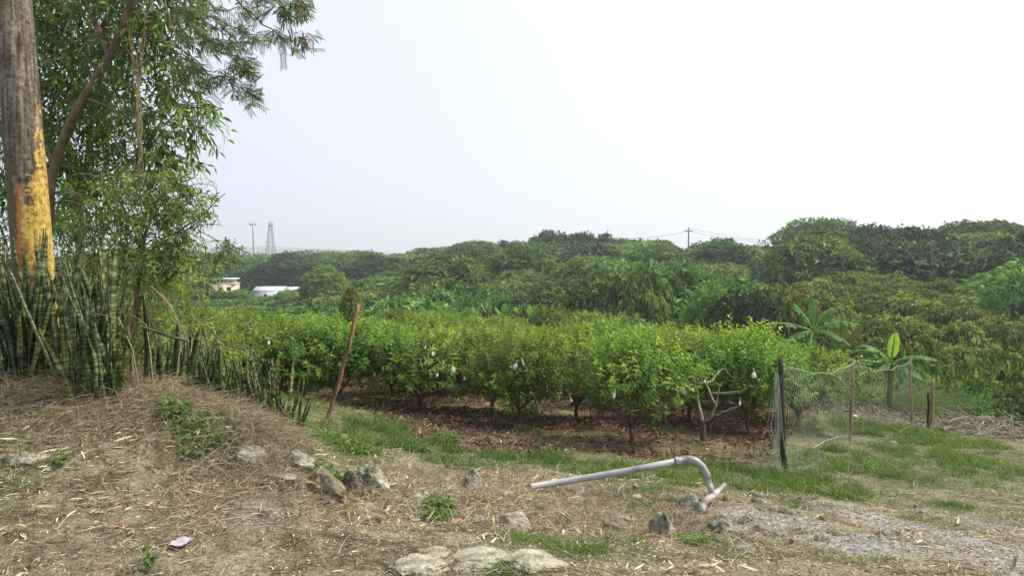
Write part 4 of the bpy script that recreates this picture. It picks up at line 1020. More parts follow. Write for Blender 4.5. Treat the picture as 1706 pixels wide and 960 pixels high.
# ------------------------------------------------------------------ grey bent pipe
pb = hit(1170, 850); px_pts = [(886,813),(1000,795),(1080,780),(1128,769)]
P0 = hit(886, 815); Yp = P0[1]
def pp(px, py, Yd): return at(px, py, Yd)
pr = empty('bent_pipe', P0); rel = lambda a: [tuple(np.array(q) - P0) for q in a]
yA, yB = Yp, Yp - .15
mb = MB(); tubes(mb, [rel([pp(886, 812, yA), pp(960, 800, yA - .03), pp(1050, 785, yA - .08), pp(1130, 769, yB)])], [[.030] * 4], 14, cap=True); mb.build('long_pipe', M['pvc'], pr, True)
mb = MB(); tubes(mb, [rel([pp(1126, 770, yB), pp(1131, 769, yB)])], [[.0375, .0375]], 14, cap=True); mb.build('joint_ring', M['pvcdirty'], pr, True)
mb = MB(); tubes(mb, [rel([pp(1128, 769.5, yB), pp(1142, 766.5, yB), pp(1152, 766.5, yB), pp(1162, 771, yB), pp(1170, 779, yB), pp(1176, 790, yB), pp(1178.5, 796, yB)])], [[.035, .035, .034, .034, .034, .034, .036]], 14, cap=True); mb.build('elbow', M['pvc'], pr, True)
mb = MB(); tubes(mb, [rel([pp(1177, 793, yB), pp(1183, 810, yB - .05), pp(1187, 822, yB - .1)])], [[.029, .029, .029]], 12, cap=True); mb.build('dark_section', M['pvcdirty'], pr, True)
mb = MB(); tubes(mb, [rel([pp(1208, 808, yB), pp(1196, 820, yB - .1), pp(1184, 829, yB - .25), pp(1174, 837, yB - .4), pp(1170, 848, yB - .5), pp(1170, 856, yB - .55)])], [[.022, .026, .028, .03, .03, .03]], 12, cap=True); mb.build('lower_pipe', M['pvcdirty'], pr, True)
tag(pr, 'grey plastic pipe in the grass, bent down at its right end', 'pipe')

# sticks on the ground
for (pts, r, mt, lab) in [([(1100,758),(1140,757),(1190,762),(1216,768)], .018, 'wire', 'dark thin pipe lying behind the bend of the grey pipe'),
  ([(1354,748),(1375,735),(1400,728)], .016, 'deadbark', 'pale curved stick in the grass before the second fence post'),([(1195,788),(1225,805),(1262,828)], .008, 'bark', 'thin dark twig right of the bent pipe'),
  ([(640,560+200),(655,764),(668,770)], .008, 'deadbark', 'short pale twig in the grass patch')]:
    P = []
    for (a, b_) in pts:
        h_ = hit(a, b_ + 3); P.append(h_ + np.array([0, 0, r + .01]))
    P = np.array(P); tt = np.linspace(0, 1, len(P)); t2_ = np.linspace(0, 1, 10); P2 = np.stack([np.interp(t2_, tt, P[:, c]) for c in range(3)], -1)
    P2[:, 2] = np.maximum(P2[:, 2], Hm(P2[:, 0], P2[:, 1]) + r); o0_ = P2[0].copy()
    mb = MB(); tubes(mb, [P2 - o0_], [np.linspace(r, r * .6, 10)], 7, cap=True); o = mb.build('stick' if mt != 'wire' else 'thin_pipe', M[mt], None, True); o.location = tuple(o0_); tag(o, lab, 'stick' if mt != 'wire' else 'pipe')

# heap of cut branches
bc = hit(1650, 728); br = MB(); n = 420; gq = np.random.default_rng(3)
c0 = np.stack([gq.normal(0, 1.0, n), gq.normal(0, .6, n), np.abs(gq.normal(0, .16, n))], -1)
dd = nrm(np.stack([gq.normal(size=n), gq.normal(size=n) * .8, gq.normal(size=n) * .35], -1)); ln = gq.uniform(.3, 1.3, n)
P = np.stack([c0 - dd * ln[:, None] * .5, c0 + gq.normal(size=(n, 3)) * .06, c0 + dd * ln[:, None] * .5], 1); P[..., 2] = np.abs(P[..., 2]) * .9 + .02
gz_ = Hm(P[..., 0] + bc[0], P[..., 1] + bc[1]) - bc[2]; P[..., 2] += gz_
tubes(br, P, np.stack([gq.uniform(.006, .016, n)] * 3, 1) * [1, .8, .4], 5)
ob = br.build('branch_pile', M['deadbark'], None); ob.location = tuple(bc); tag(ob, 'tangled grey pile of cut branches at the ravine edge on the right', 'branch pile')
for (pts, r, lab) in [([(1568,722),(1590,712),(1632,706)], .05, 'thick dark branch sticking out left of the branch pile'), ([(1606,712),(1630,720),(1660,722)], .04, 'pale forked branch at the front of the branch pile')]:
    P = np.array([hit(a, b_ + 6) + np.array([0, 0, .12]) for a, b_ in pts]); o0_ = P[0].copy(); mb = MB(); tubes(mb, [P - o0_], [[r, r * .8, r * .5]], 8, cap=True)
    o = mb.build('fallen_branch', M['bark'] if 'dark' in lab else M['deadbark'], None, True); o.location = tuple(o0_); tag(o, lab, 'branch')
bc = hit(1460, 690); br = MB(); n = 500
c0 = np.stack([gq.normal(0, .8, n), gq.normal(0, 1.1, n), np.abs(gq.normal(0, .08, n))], -1)
dd = nrm(np.stack([gq.normal(size=n), gq.normal(size=n), gq.normal(size=n) * .2], -1)); ln = gq.uniform(.2, .8, n)
P = np.stack([c0 - dd * ln[:, None] * .5, c0 + gq.normal(size=(n, 3)) * .05, c0 + dd * ln[:, None] * .5], 1); P[..., 2] = np.abs(P[..., 2])
P[..., 2] += Hm(P[..., 0] + bc[0], P[..., 1] + bc[1]) - bc[2]
tubes(br, P, np.stack([gq.uniform(.004, .011, n)] * 3, 1), 4)
ob = br.build('brushwood', M['deadbark'], None); ob.location = tuple(bc); tag(ob, 'grey low brushwood spread over the slope behind the net fence', 'brushwood', kind='stuff')

# fountain grass
mb = MB(); n = 2600; bc = at(1470, 690, 18.2); bz = float(H(bc[0], bc[1]))
a = gq.uniform(0, 2 * PI, n); rr = np.abs(gq.normal(0, .45, n)); P = np.stack([np.cos(a) * rr * 1.6, np.sin(a) * rr, np.zeros(n)], -1)
D = nrm(np.stack([np.cos(a) * .5, np.sin(a) * .5, np.full(n, 1.0)], -1) + gq.normal(size=(n, 3)) * .18)
bend = np.stack([np.cos(a) * .6, np.sin(a) * .6, np.full(n, -.75)], -1) * gq.uniform(.5, 1.2, n)[:, None]
blades(mb, P, D, gq.uniform(.8, 1.75, n), .013, bend, 7, gq.random(n) * .8, g=gq)
o = mb.build('grass_clump', M['tallgrass']); o.location = (bc[0], bc[1], bz - .05); tag(o, 'tall arching grass clump behind the second and third fence posts', 'tall grass')
mb = MB(); n = 1100
a = gq.uniform(0, 2 * PI, n); rr = np.abs(gq.normal(0, .35, n)); P = np.stack([np.cos(a) * rr * 1.4, np.sin(a) * rr, np.zeros(n)], -1)
D = nrm(np.stack([np.cos(a) * .5, np.sin(a) * .5, np.full(n, 1.0)], -1) + gq.normal(size=(n, 3)) * .18)
bend = np.stack([np.cos(a) * .6, np.sin(a) * .6, np.full(n, -.75)], -1) * gq.uniform(.5, 1.2, n)[:, None]
blades(mb, P, D, gq.uniform(.6, 1.15, n), .014, bend, 7, gq.random(n) * .8, g=gq)
bc = at(1538, 700, 19.3); o = mb.build('grass_clump', M['weed']); o.location = (bc[0], bc[1], float(H(bc[0], bc[1])) - .05); tag(o, 'drooping tall grass right of the third fence post', 'tall grass')

# ------------------------------------------------------------------ rocks
def rock(px, py, wpx, hpx, mat, label, seed, ang=.0, flat=False, depth=.8, yaw=0.0, sub=5):
    """px,py = base centre of the visible stone; width/height in photo pixels"""
    c = hit(px, py + hpx * .35); s = c[1] / F; g = np.random.default_rng(seed)
    import bmesh
    bm = bmesh.new(); bmesh.ops.create_icosphere(bm, subdivisions=sub, radius=1)
    V = np.array([v.co[:] for v in bm.verts])
    for q in range(16):      # facet the stone with random cuts
        nn = nrm(g.normal(size=3) * [1, 1, .8]); dcut = g.uniform(.50, .85)
        dp_ = V @ nn; V = V - np.maximum(dp_ - dcut, 0)[:, None] * nn * .93
    off = g.uniform(0, 50)
    V *= (1 + .10 * (fbm(V[:, 0] * 2.5 + off, V[:, 1] * 2.5 + V[:, 2] * 1.7, seed, 4) - .47)[:, None] * 2)
    V *= (1 + .13 * (fbm(V[:, 0] * 7 + off, V[:, 2] * 7 + V[:, 1] * 5, seed + 3, 4) - .47)[:, None] * 2)
    V *= (1 - .09 * np.maximum(0, 1 - np.abs(fbm(V[:, 0] * 3 + V[:, 2] * 4, V[:, 1] * 3 + off, seed + 9, 2) - .4) * 16))[:, None]
    V *= np.array([wpx * s * .68, wpx * s * .68 * depth, hpx * s * (1.1 if not flat else .7)])
    ca, sa = math.cos(ang), math.sin(ang)
    V = np.stack([V[:, 0] * ca - V[:, 2] * sa, V[:, 1], V[:, 0] * sa + V[:, 2] * ca], -1)
    for v, co in zip(bm.verts, V): v.co = co
    me = bpy.data.meshes.new('rock'); bm.to_mesh(me); bm.free(); me.materials.append(mat)
    me.polygons.foreach_set('use_smooth', np.ones(len(me.polygons), bool)); me.update()
    o = bpy.data.objects.new('rock', me); C.objects.link(o)
    o.location = (c[0], c[1] + wpx * s * .15, float(Hm(c[0], c[1])) + hpx * s * (.09 if not flat else .0)); ROCKS.append((c[0], c[1], wpx * s * .5)); o.rotation_euler = (0, 0, yaw)
    return tag(o, label, 'rock')
ROCKS = []
Rk, Rb, Sl = M['rock'], M['rockbrown'], M['slab']
for q, a in enumerate([
 (535,808,84,40,Rb,'largest smooth brown boulder at the edge of the mound'),(622,803,52,34,Rk,'pale rough boulder right of the smooth brown boulder',),(497,772,38,24,Rk,'upright grey stone behind the left of the brown boulder'),
 (468,795,50,14,Rk,'flat pale grey stone left of the brown boulder'),(590,812,34,34,Rb,'dark stone wedged between the brown boulder and the pale rough one'),(405,760,60,16,Rk,'grey ledge stone poking from the mound below the dry grass'),
 (1108,882,42,34,Rk,'round speckled grey stone below the grey pipe'),(1062,829,22,11,M['concrete'],'small white concrete lump in the grass under the pipe'),(1030,830,14,8,Rk,'little grey stone beside the white concrete lump'),(958,820,34,12,Rk,'flat grey stone under the left half of the pipe'),
 (960,832,26,12,Rk,'pale stone just below the flat one under the pipe'),(785,806,30,30,Sl,'pointed tan stone left of the end of the pipe'),(875,835,34,12,Rk,'grey-green stone below the open end of the pipe'),
 (1145,840,34,22,Rk,'grey stone left of the lower end of the pipe'),(1200,882,34,24,Rk,'dark slanted stone below the lower end of the pipe'),(1264,826,26,9,Rk,'flat grey stone right of the pipe, upper of two'),(1268,836,26,9,Rk,'flat grey stone right of the pipe, lower of two'),
 (1315,852,26,12,Rk,'rounded pale stone at the edge of the gravel patch'),(1300,890,40,12,Rk,'low grey stone at the left end of the gravel'),(800,866,32,12,Rk,'pale stone among the straw in the lower centre'),
 (700,862,40,12,Rk,'grey stone left of the small weed in the straw'),(665,842,30,10,Rk,'small flat stone below the rough boulder'),(860,872,60,16,Sl,'long tan stone slab among the straw, lower centre'),
 (1012,880,34,18,Rb,'reddish brown stone left of the speckled stone'),(1030,862,36,12,Rk,'greenish flat stone above the reddish brown one'),(55,762,70,14,Sl,'flat pale ledge at the left edge of the mound'),
 (30,770,40,16,Rk,'dark stone at the far left edge of the mound'),(690,828,40,12,Rk,'dark stone right of the rough boulder'),(1240,912,40,14,Rk,'grey stone between the grass tufts, lower right of centre'),
 (1400,888,34,10,Rk,'low dark stone within the gravel patch'),(1340,800+85,30,9,Rk,'small dark stone left of the gravel patch')]):
    rock(*a[:4], a[4], a[5], 700 + q, ang=rng.uniform(-.2, .2), flat=a[3] < 15, yaw=rng.uniform(-.4, .4))
for q, a in enumerate([(700,945,95,22,'left pale bedrock slab at the bottom edge'),(800,938,110,20,'middle pale bedrock slab at the bottom edge'),(880,940,100,26,'right pale bedrock slab at the bottom edge'),(725,922,60,12,'small pale bedrock slab above the left one')]):
    rock(*a[:4], Sl, a[4], 760 + q, flat=True, depth=.9)

gk = np.random.default_rng(640)
spb = [(gk.uniform(430, 760), gk.uniform(775, 860)) for _ in range(22)] + [(gk.uniform(820, 1340), gk.uniform(805, 905)) for _ in range(26)] + [(gk.uniform(1180, 1560), gk.uniform(830, 920)) for _ in range(18)] + [(gk.uniform(10, 420), gk.uniform(730, 900)) for _ in range(14)]
for q, (px, py) in enumerate(spb):
    sz_ = gk.uniform(6, 17); zn = 'along the bank left of centre' if q < 22 else ('around the grey pipe' if q < 48 else ('around the gravel patch' if q < 66 else 'on the bare mound'))
    o = rock(px, py, sz_, sz_ * gk.uniform(.35, .7), [Rk, Rb, Sl][gk.integers(0, 3)], f"small loose stone {zn}", 900 + q, ang=gk.uniform(-.3, .3), flat=False, yaw=gk.uniform(-1.5, 1.5), sub=3)
    o['group'] = f"small loose stones {zn}"
# ------------------------------------------------------------------ paper scraps
def scrap(px, py, w, h, mat, label, name='paper_scrap', cat='litter'):
    c = hit(px, py); s = c[1] / F; mb = MB(); nx, ny = 7, 6
    u = np.linspace(-.5, .5, nx); v = np.linspace(-.5, .5, ny); U, W = np.meshgrid(u, v, indexing='ij')
    X_ = U * w * s + W * w * s * .15; Y_ = W * h * s * 2.4; Z_ = .004 * np.sin(U * 7 + W * 5) + .003 * np.cos(W * 9) + .02 + .25 * h * s * (W + .5)
    V = np.stack([X_, Y_, Z_], -1).reshape(-1, 3); V2 = V - [0, 0, .0015]
    Q = [(i * ny + j, (i + 1) * ny + j, (i + 1) * ny + j + 1, i * ny + j + 1) for i in range(nx - 1) for j in range(ny - 1)]
    mb.add(np.vstack([V, V2]), None, Q + [tuple(q + nx * ny for q in f[::-1]) for f in Q])
    o = mb.build(name, mat, None, True); o.location = tuple(c); tag(o, label, cat)
scrap(302, 912, 27, 12, M['paper'], 'crumpled lilac paper scrap on the bare soil at the bottom left')
scrap(1472, 745, 13, 4, M['white'], 'white plastic scrap in the grass before the net fence, right one', 'plastic_scrap')
scrap(1490, 740, 10, 5, M['white'], 'small white plastic scrap just right of the larger one', 'plastic_scrap')
scrap(1425, 695, 10, 3, M['white'], 'white plastic scrap behind the second fence post', 'plastic_scrap')
scrap(190, 884, 18, 7, M['stake'], 'rust-red dry leaf on the bare soil left of the paper', 'fallen_leaf', 'leaf')

# ------------------------------------------------------------------ painted pole
pbm = at(66, 600, 6.1); gz = float(H(pbm[0], pbm[1])); ptop = at(20, 0, 6.1); far_t = ptop + (ptop - np.array([pbm[0], pbm[1], pbm[2]])) * .9
po = empty('painted_pole', (pbm[0], pbm[1], gz - .2))
K = 40; t = np.linspace(0, 1, K)[:, None]; lo = np.array([pbm[0] + .03, pbm[1], gz - .2]); P = lo + (far_t - lo) * t - np.array([pbm[0], pbm[1], gz - .2])
mb = MB(); tubes(mb, [P], [np.linspace(.158, .118, K)], 40, cap=True); mb.build('pole_shaft', M['pole'], po, True)
tag(po, 'thick leaning pole with flaking yellow paint at the left edge', 'pole')

# ------------------------------------------------------------------ snake plants
def snake(seed, hmin, hmax, nl, spread=.12, wd=.060):
    g = np.random.default_rng(seed); mb = MB()
    for q in range(nl):
        a = g.uniform(0, 2 * PI); r0 = g.uniform(.01, spread); hh = g.uniform(hmin, hmax); K = 12; t = np.linspace(0, 1, K)
        ln = g.uniform(.02, .30) * hh; da = a + g.uniform(-1, 1)
        kink = g.uniform(-.06, .06, 2) * hh
        cx = r0 * math.cos(a) + ln * t ** 1.3 * math.cos(da) + kink[0] * np.sin(t * PI * 1.6)
        cy_ = r0 * math.sin(a) + ln * t ** 1.3 * math.sin(da) + kink[1] * np.sin(t * PI * 1.3)
        w = wd * g.uniform(.5, 1.25) * .5 * np.interp(t, [0, .15, .5, .85, .96, 1], [.5, .6, 1, .75, .35, .02])
        tw = g.uniform(0, 2 * PI) + g.uniform(-1.6, 1.6) * t
        z = hh * t - .02
        c, s = np.cos(tw), np.sin(tw); th = .006
        V = np.stack([np.stack([cx + c * w, cy_ + s * w, z], -1), np.stack([cx - s * (w * .35 + th), cy_ + c * (w * .35 + th), z], -1), np.stack([cx - c * w, cy_ - s * w, z], -1), np.stack([cx - s * (w * .35 - .003), cy_ + c * (w * .35 - .003), z], -1)], 1).reshape(-1, 3)
        Q = [(i * 4 + j, i * 4 + (j + 1) % 4, i * 4 + 4 + (j + 1) % 4, i * 4 + 4 + j) for i in range(K - 1) for j in range(4)]
        mb.add(V, None, Q, rnd=g.random() ** 1.3)
    return mb.mesh('snake_plant', M['snake'], False)
SNt = [snake(800 + s, .55, 1.30, 5) for s in range(6)]; SNm = [snake(820 + s, .22, .68, 5, .12, .046) for s in range(4)]; SNs = [snake(840 + s, .18, .55, 7, .13, .042) for s in range(4)]
gs = np.random.default_rng(15)
for q in range(40):
    px = 4 + (q % 20) * 10.5 + gs.uniform(-9, 9); row = q // 20
    Yd = 5.45 + row * .4 + gs.uniform(-.15, .2)
    if 52 < px < 108 and gs.random() < (.95 if row == 0 else .5): continue
    x = (px - 853) / F * Yd
    side = 'left of the painted pole' if px < 45 else ('in front of the painted pole' if px < 105 else ('right beside the painted pole' if px < 165 else 'at the right end of the tall stand'))
    rw = 'front' if row == 0 else 'back'
    put_mesh('snake_plant', SNt[gs.integers(0, 6)], x, Yd, (1, 1, gs.uniform(.75, 1.06) * (1 if px < 180 else .72)), f"tall banded snake plant in the {rw} row {side}", 'snake plant', f"tall snake plants, {rw} row, {side}", rz=gs.uniform(0, 6.28))
for q in range(18):
    px = 235 + gs.uniform(0, 180); Yd = gs.uniform(5.7, 6.8) ; x = (px - 853) / F * Yd
    sd = 'just right of the tall stand' if px < 320 else 'between the dry grass and the orchard'
    put_mesh('snake_plant', SNm[gs.integers(0, 4)], x, Yd, gs.uniform(.8, 1.1), f"medium snake plant {sd}", 'snake plant', f"medium snake plants {sd}", rz=gs.uniform(0, 6.28))
for q in range(22):
    u_ = gs.random(); px = 375 + u_ * 115 + gs.uniform(-8, 8); Yd = 6.9 - u_ * 1.1 + gs.uniform(-.2, .3); x = (px - 853) / F * Yd
    sd = 'at the far right end of the row above the green patch' if px > 440 else 'in the middle of the low row'
    put_mesh('snake_plant', SNs[gs.integers(0, 4)], x, Yd, gs.uniform(.85, 1.25), f"short snake plant {sd}", 'snake plant', f"short snake plants {sd}", rz=gs.uniform(0, 6.28))
for q in range(16):
    px = gs.uniform(0, 330); Yd = gs.uniform(5.5, 6.6); hh = gs.uniform(60, 230) * (1 if px < 200 else .6); b_ = at(px, 640, Yd); zg = float(H(b_[0], b_[1]))
    mbq = MB(); dx, dy = gs.uniform(-.35, .35), gs.uniform(-.2, .2); h3_ = hh / F * Yd * 1.3
    tubes(mbq, [[(0, 0, -.03), (dx * .2, dy * .3, h3_ * .45), (dx * .6, dy, h3_ * .8), (dx * 1.3, dy * 1.2, h3_ * gs.uniform(.75, 1.0))]], [[.006, .005, .004, .002]], 5)
    o = mbq.build('dry_stalk', M['vine']); o.location = (b_[0], b_[1], zg); tag(o, 'thin dry brown stalk standing among the snake plants', 'stalk', 'dry stalks among the snake plants')
# two toppled leaves
a_ = at(235, 545, 5.8); b_ = at(315, 570, 5.7); stick('fallen_snake_leaf', a_, b_, .012, M['snake'], 'snake plant leaf fallen nearly level right of the tall stand', 'leaf', jog=.002)
a_ = at(92, 625, 5.3); b_ = at(14, 448, 5.35); stick('leaning_snake_leaf', a_, b_, .013, M['snake'], 'long pale snake plant leaf leaning left across the stand', 'leaf', jog=.002)

# ------------------------------------------------------------------ left trees
def crown_from_lobes(lobes, ntw_per_m2, kk, leafL, leafW, g, lf, wood, droop=.35, Lt=(.25, .5), outward=.6, down=.25, young=.2, full=True, sep=.9):
    for (px, py, Yd, rp, rdepth) in lobes:
        c = at(px, py, Yd); s = Yd / F; r = rp * s
        n = int(ntw_per_m2 * 4 * r * (r + rdepth) * .9)
        d = runit(n, g); sc = g.random(n) ** .5
        P = c + d * sc[:, None] * np.array([r, rdepth, r])
        D = nrm(d * outward + runit(n, g) * .6 + np.array([0, 0, -.15]))
        L_ = g.uniform(*Lt, n)
        Pt = np.stack([P - D * .1, P + D * L_[:, None] * .5, P + D * L_[:, None] + np.array([0, 0, -.05])], 1)
        tubes(wood, Pt, np.broadcast_to([.006, .0045, .002], (n, 3)), 3)
        side = nrm(np.cross(D, runit(n, g))); tone = g.random(n)
        for q in range(kk):
            tq = (q + .7) / kk; sg = 1 if q % 2 else -1
            sq = side * math.cos(q * 1.3) + np.cross(D, side) * math.sin(q * 1.3)
            pos = P + D * L_[:, None] * tq + np.array([0, 0, -.05]) * tq
            dr_ = nrm(D * (.35 + .5 * tq) + sq * sg * sep + runit(n, g) * .25 + np.array([0, 0, -down]))
            ll = leafL * g.uniform(.7, 1.2, n)
            leaves(lf, pos, dr_, nrm(D + np.array([0, 0, .6]) + runit(n, g) * .3), ll, leafW * g.uniform(.8, 1.2, n), np.clip(tone * (.5 + young) + .4 * g.random(n), 0, 1), full, droop, .12)
def wpath(wood, pts, r0, r1, sides=8, K=16, jog=.01, mat=0):
    P = np.array([at(*p) for p in pts]); tt = np.linspace(0, 1, len(P)); t2_ = np.linspace(0, 1, K)
    P2 = np.stack([np.interp(t2_, tt, P[:, c]) for c in range(3)], -1)
    for _ in range(2): P2[1:-1] = (P2[:-2] + 2 * P2[1:-1] + P2[2:]) / 4
    P2[1:-1] += rng.normal(size=(K - 2, 3)) * jog
    tubes(wood, [P2], [np.linspace(r0, r1, K)], sides, mat=mat); return P2
def rebase(mb, o): mb.V = [v - o for v in mb.V]
g1 = np.random.default_rng(201)
# main drooping-leaved tree
wood = MB(); lf = MB()
wpath(wood, [(40,640,8.8),(75,420,8.7),(88,270,8.6),(140,165,8.4),(205,52,8.2),(240,-60,8.0),(260,-220,7.8)], .062, .036, 10, 30, .012)
for pts, r in [([(205,52,8.2),(240,55,8.1),(285,70,8.0)],.022),([(180,90,8.3),(150,20,8.6),(120,-80,8.8)],.035),([(88,270,8.6),(40,180,8.9),(10,60,9.1)],.03),([(90,320,8.6),(160,330,8.4),(250,345,8.2),(330,320,8.1)],.022),
   ([(140,165,8.4),(220,190,8.3),(320,215,8.2)],.02),([(88,270,8.6),(160,290,8.8),(260,260,8.9)],.02),([(60,500,8.7),(150,440,8.6),(220,400,8.5)],.02),([(240,-60,8),(200,-120,8.4),(100,-160,8.8)],.03)]:
    wpath(wood, pts, r, r * .3, 6, 12, .012)
lobes = [(70,30,9.6,95,.7),(150,70,9.4,90,.6),(230,40,8.6,85,.6),(300,10,8.4,55,.4),(100,140,9.4,80,.6),(190,150,9.2,60,.5),(265,110,8.6,58,.45),(100,230,9.3,75,.6),(200,220,9.3,50,.4),(280,190,8.7,60,.45),(312,170,8.6,34,.3),(330,215,8.4,22,.2),
         (160,300,9.2,70,.55),(250,260,8.9,50,.4),(285,265,8.7,38,.35),(40,250,9.8,90,.6),(50,380,9.8,90,.6),(-20,120,9.8,110,.6),(120,-50,9.4,110,.7),(240,-60,8.8,100,.6),(-30,-40,9.8,110,.6)]
crown_from_lobes(lobes, 40, 8, .112, .033, g1, lf, wood, .3, down=.45, young=.25)
o0_ = at(40, 640, 8.8); o0_[2] = float(H(o0_[0], o0_[1])); rebase(wood, o0_); rebase(lf, o0_)
T1 = empty('leaning_tree', o0_); wood.build('trunk', M['bark'], T1, True); lf.build('crown', M['mango'], T1)
tag(T1, 'tall tree with a leaning bare trunk and long drooping leaves behind the painted pole', 'tree')
# small-leaved tree in front / below
wood = MB(); lf = MB(); g2 = np.random.default_rng(202)
wpath(wood, [(215,640,8.0),(225,520,7.9),(235,430,7.8),(255,340,7.7)], .04, .015, 8, 16, .01)
for pts in ([(235,430,7.8),(290,390,7.7),(350,350,7.6),(376,322,7.6)],[(225,500,7.9),(290,460,7.7),(350,430,7.6)],[(230,450,7.8),(180,380,7.8),(140,340,7.8)],[(255,340,7.7),(290,310,7.7),(330,290,7.7)],[(240,400,7.8),(200,340,7.7),(190,300,7.7)]):
    wpath(wood, pts, .013, .004, 5, 10, .01)
lobes = [(225,330,7.8,60,.4),(290,330,7.7,42,.3),(325,340,7.65,26,.2),(355,328,7.6,12,.1),(280,385,7.7,50,.35),(325,380,7.65,26,.2),(235,400,7.8,60,.4),(285,430,7.7,34,.3),(250,460,7.8,60,.4),(290,450,7.8,24,.25),(170,350,8.0,55,.35),(180,430,8.0,60,.4),(270,300,7.8,40,.3)]
crown_from_lobes(lobes, 48, 12, .075, .022, g2, lf, wood, .2, Lt=(.18, .36), down=.2, young=.4, full=False, sep=1.0)
o0_ = at(215, 640, 8.0); o0_[2] = float(H(o0_[0], o0_[1])); rebase(wood, o0_); rebase(lf, o0_)
T2 = empty('small_leaved_tree', o0_); wood.build('trunk', M['bark'], T2, True); lf.build('crown', M['shrub'], T2)
tag(T2, 'light green small-leaved tree reaching right below the leaning tree', 'tree')
# yellowish thicket in the lower left behind the snake plants
def thicket(lobes, mat, label, name, seed, dens=42, kk=10, LL=.09, WW=.016, down=.1, base=(250, 640, 8.5), full=False):
    wood = MB(); lf = MB(); g = np.random.default_rng(seed)
    for (px, py, Yd, rp, rd) in lobes: wpath(wood, [(px, min(py + rp * 2, 650), Yd), (px + g.uniform(-10, 10), py + rp, Yd), (px + g.uniform(-20, 20), py, Yd)], .012, .004, 5, 8, .01)
    crown_from_lobes(lobes, dens, kk, LL, WW, g, lf, wood, .2, Lt=(.2, .45), down=down, young=.4, full=full)
    o0_ = at(*base); o0_[2] = float(H(o0_[0], o0_[1])); rebase(wood, o0_); rebase(lf, o0_)
    T = empty(name, o0_); wood.build('stem', M['vine'], T); lf.build('foliage', mat, T); tag(T, label, 'shrub'); return T
thicket([(150,480,8.4,70,.5),(60,470,8.6,80,.5),(220,520,8.2,60,.45),(150,570,8.2,70,.5),(60,570,8.4,80,.5),(-10,480,8.6,80,.5),(-20,580,8.4,80,.5)], M['weed'], 'yellowish tangled thicket behind the tall snake plants', 'thicket', 211, base=(120, 640, 8.4))
thicket([(275,515,9.0,42,.4),(335,545,9.6,28,.4),(300,560,8.6,60,.5),(365,568,9.6,32,.4),(260,590,8.2,50,.4),(350,600,9.0,55,.4),(400,570,10.4,40,.4),(300,470,9.2,34,.3),(330,455,9.4,20,.25),(345,600,9.4,45,.4),(300,610,8.8,45,.4)], M['shrub'], 'bright green shrub between the tall snake plants and the orchard', 'leafy_shrub', 212, LL=.085, WW=.028, base=(310, 640, 9.0), dens=36)
thicket([(240,620,8.0,40,.4),(300,625,8.0,40,.4),(200,640,8.0,40,.4)], M['weed'], 'low yellow-green weeds at the foot of the bright green shrub', 'low_weeds', 213, base=(250, 650, 8.0), LL=.12, WW=.010)
# sapling top
wood = MB(); lf = MB(); g3 = np.random.default_rng(204)
wpath(wood, [(340,560,14),(345,480,14),(358,440,14),(380,405,14)], .03, .008, 6, 12, .01)
crown_from_lobes([(372,424,14,22,.3),(358,430,14,14,.2),(392,420,14,12,.2),(383,406,14,9,.12),(404,420,14,5,.1)], 44, 8, .10, .035, g3, lf, wood, .3, Lt=(.10, .2), full=False)
o0_ = at(340, 560, 14); o0_[2] = float(H(o0_[0], o0_[1])); rebase(wood, o0_); rebase(lf, o0_)
tubes(wood, [[(0, 0, -.1), tuple(at(340, 560, 14) - o0_)]], [[.035, .03]], 6)
T = empty('sapling', o0_); wood.build('trunk', M['bark'], T); lf.build('crown', M['mango'], T); tag(T, 'slim sapling whose leafy top stands before the cream house', 'sapling')

# leucaena branches overhanging, with pods
wood = MB(); lf = MB(); pod = MB(); g4 = np.random.default_rng(205)
brs = []
wpath(wood, [(120,660,10.4),(140,300,10.2),(170,60,9.6),(220,-120,8.2),(262,-260,7.3)], .05, .035, 8, 24, .015)
BR = [([(262,-260,7.3),(330,-60,6.9),(390,-5,6.8),(430,30,6.8),(470,62,6.8)],.014),([(390,-5,6.8),(440,-8,6.8),(490,5,6.8)],.008),([(262,-200,7.3),(300,0,7.1),(350,30,7.1),(400,50,7.1),(430,58,7.1)],.012),
      ([(300,0,7.1),(330,60,7.1),(370,90,7.1),(405,95,7.1)],.008),([(260,-60,7.6),(290,60,7.3),(320,110,7.2),(360,130,7.2),(400,145,7.1)],.010),([(320,110,7.2),(300,130,7.2),(340,145,7.2)],.006),
      ([(400,145,7.1),(425,158,7.1)],.004),([(330,60,7.1),(380,70,7.0),(395,75,7.0)],.006),([(430,30,6.8),(460,10,6.8),(500,0,6.8)],.006),([(350,130,7.2),(385,125,7.2),(420,120,7.15)],.006),([(262,-200,7.3),(360,-40,7.0),(440,-20,6.9),(500,-10,6.9)],.010)]
tips = []
for pts, r in BR:
    P = wpath(wood, pts, r, r * .3, 5, 16, .012); tips.append(P)
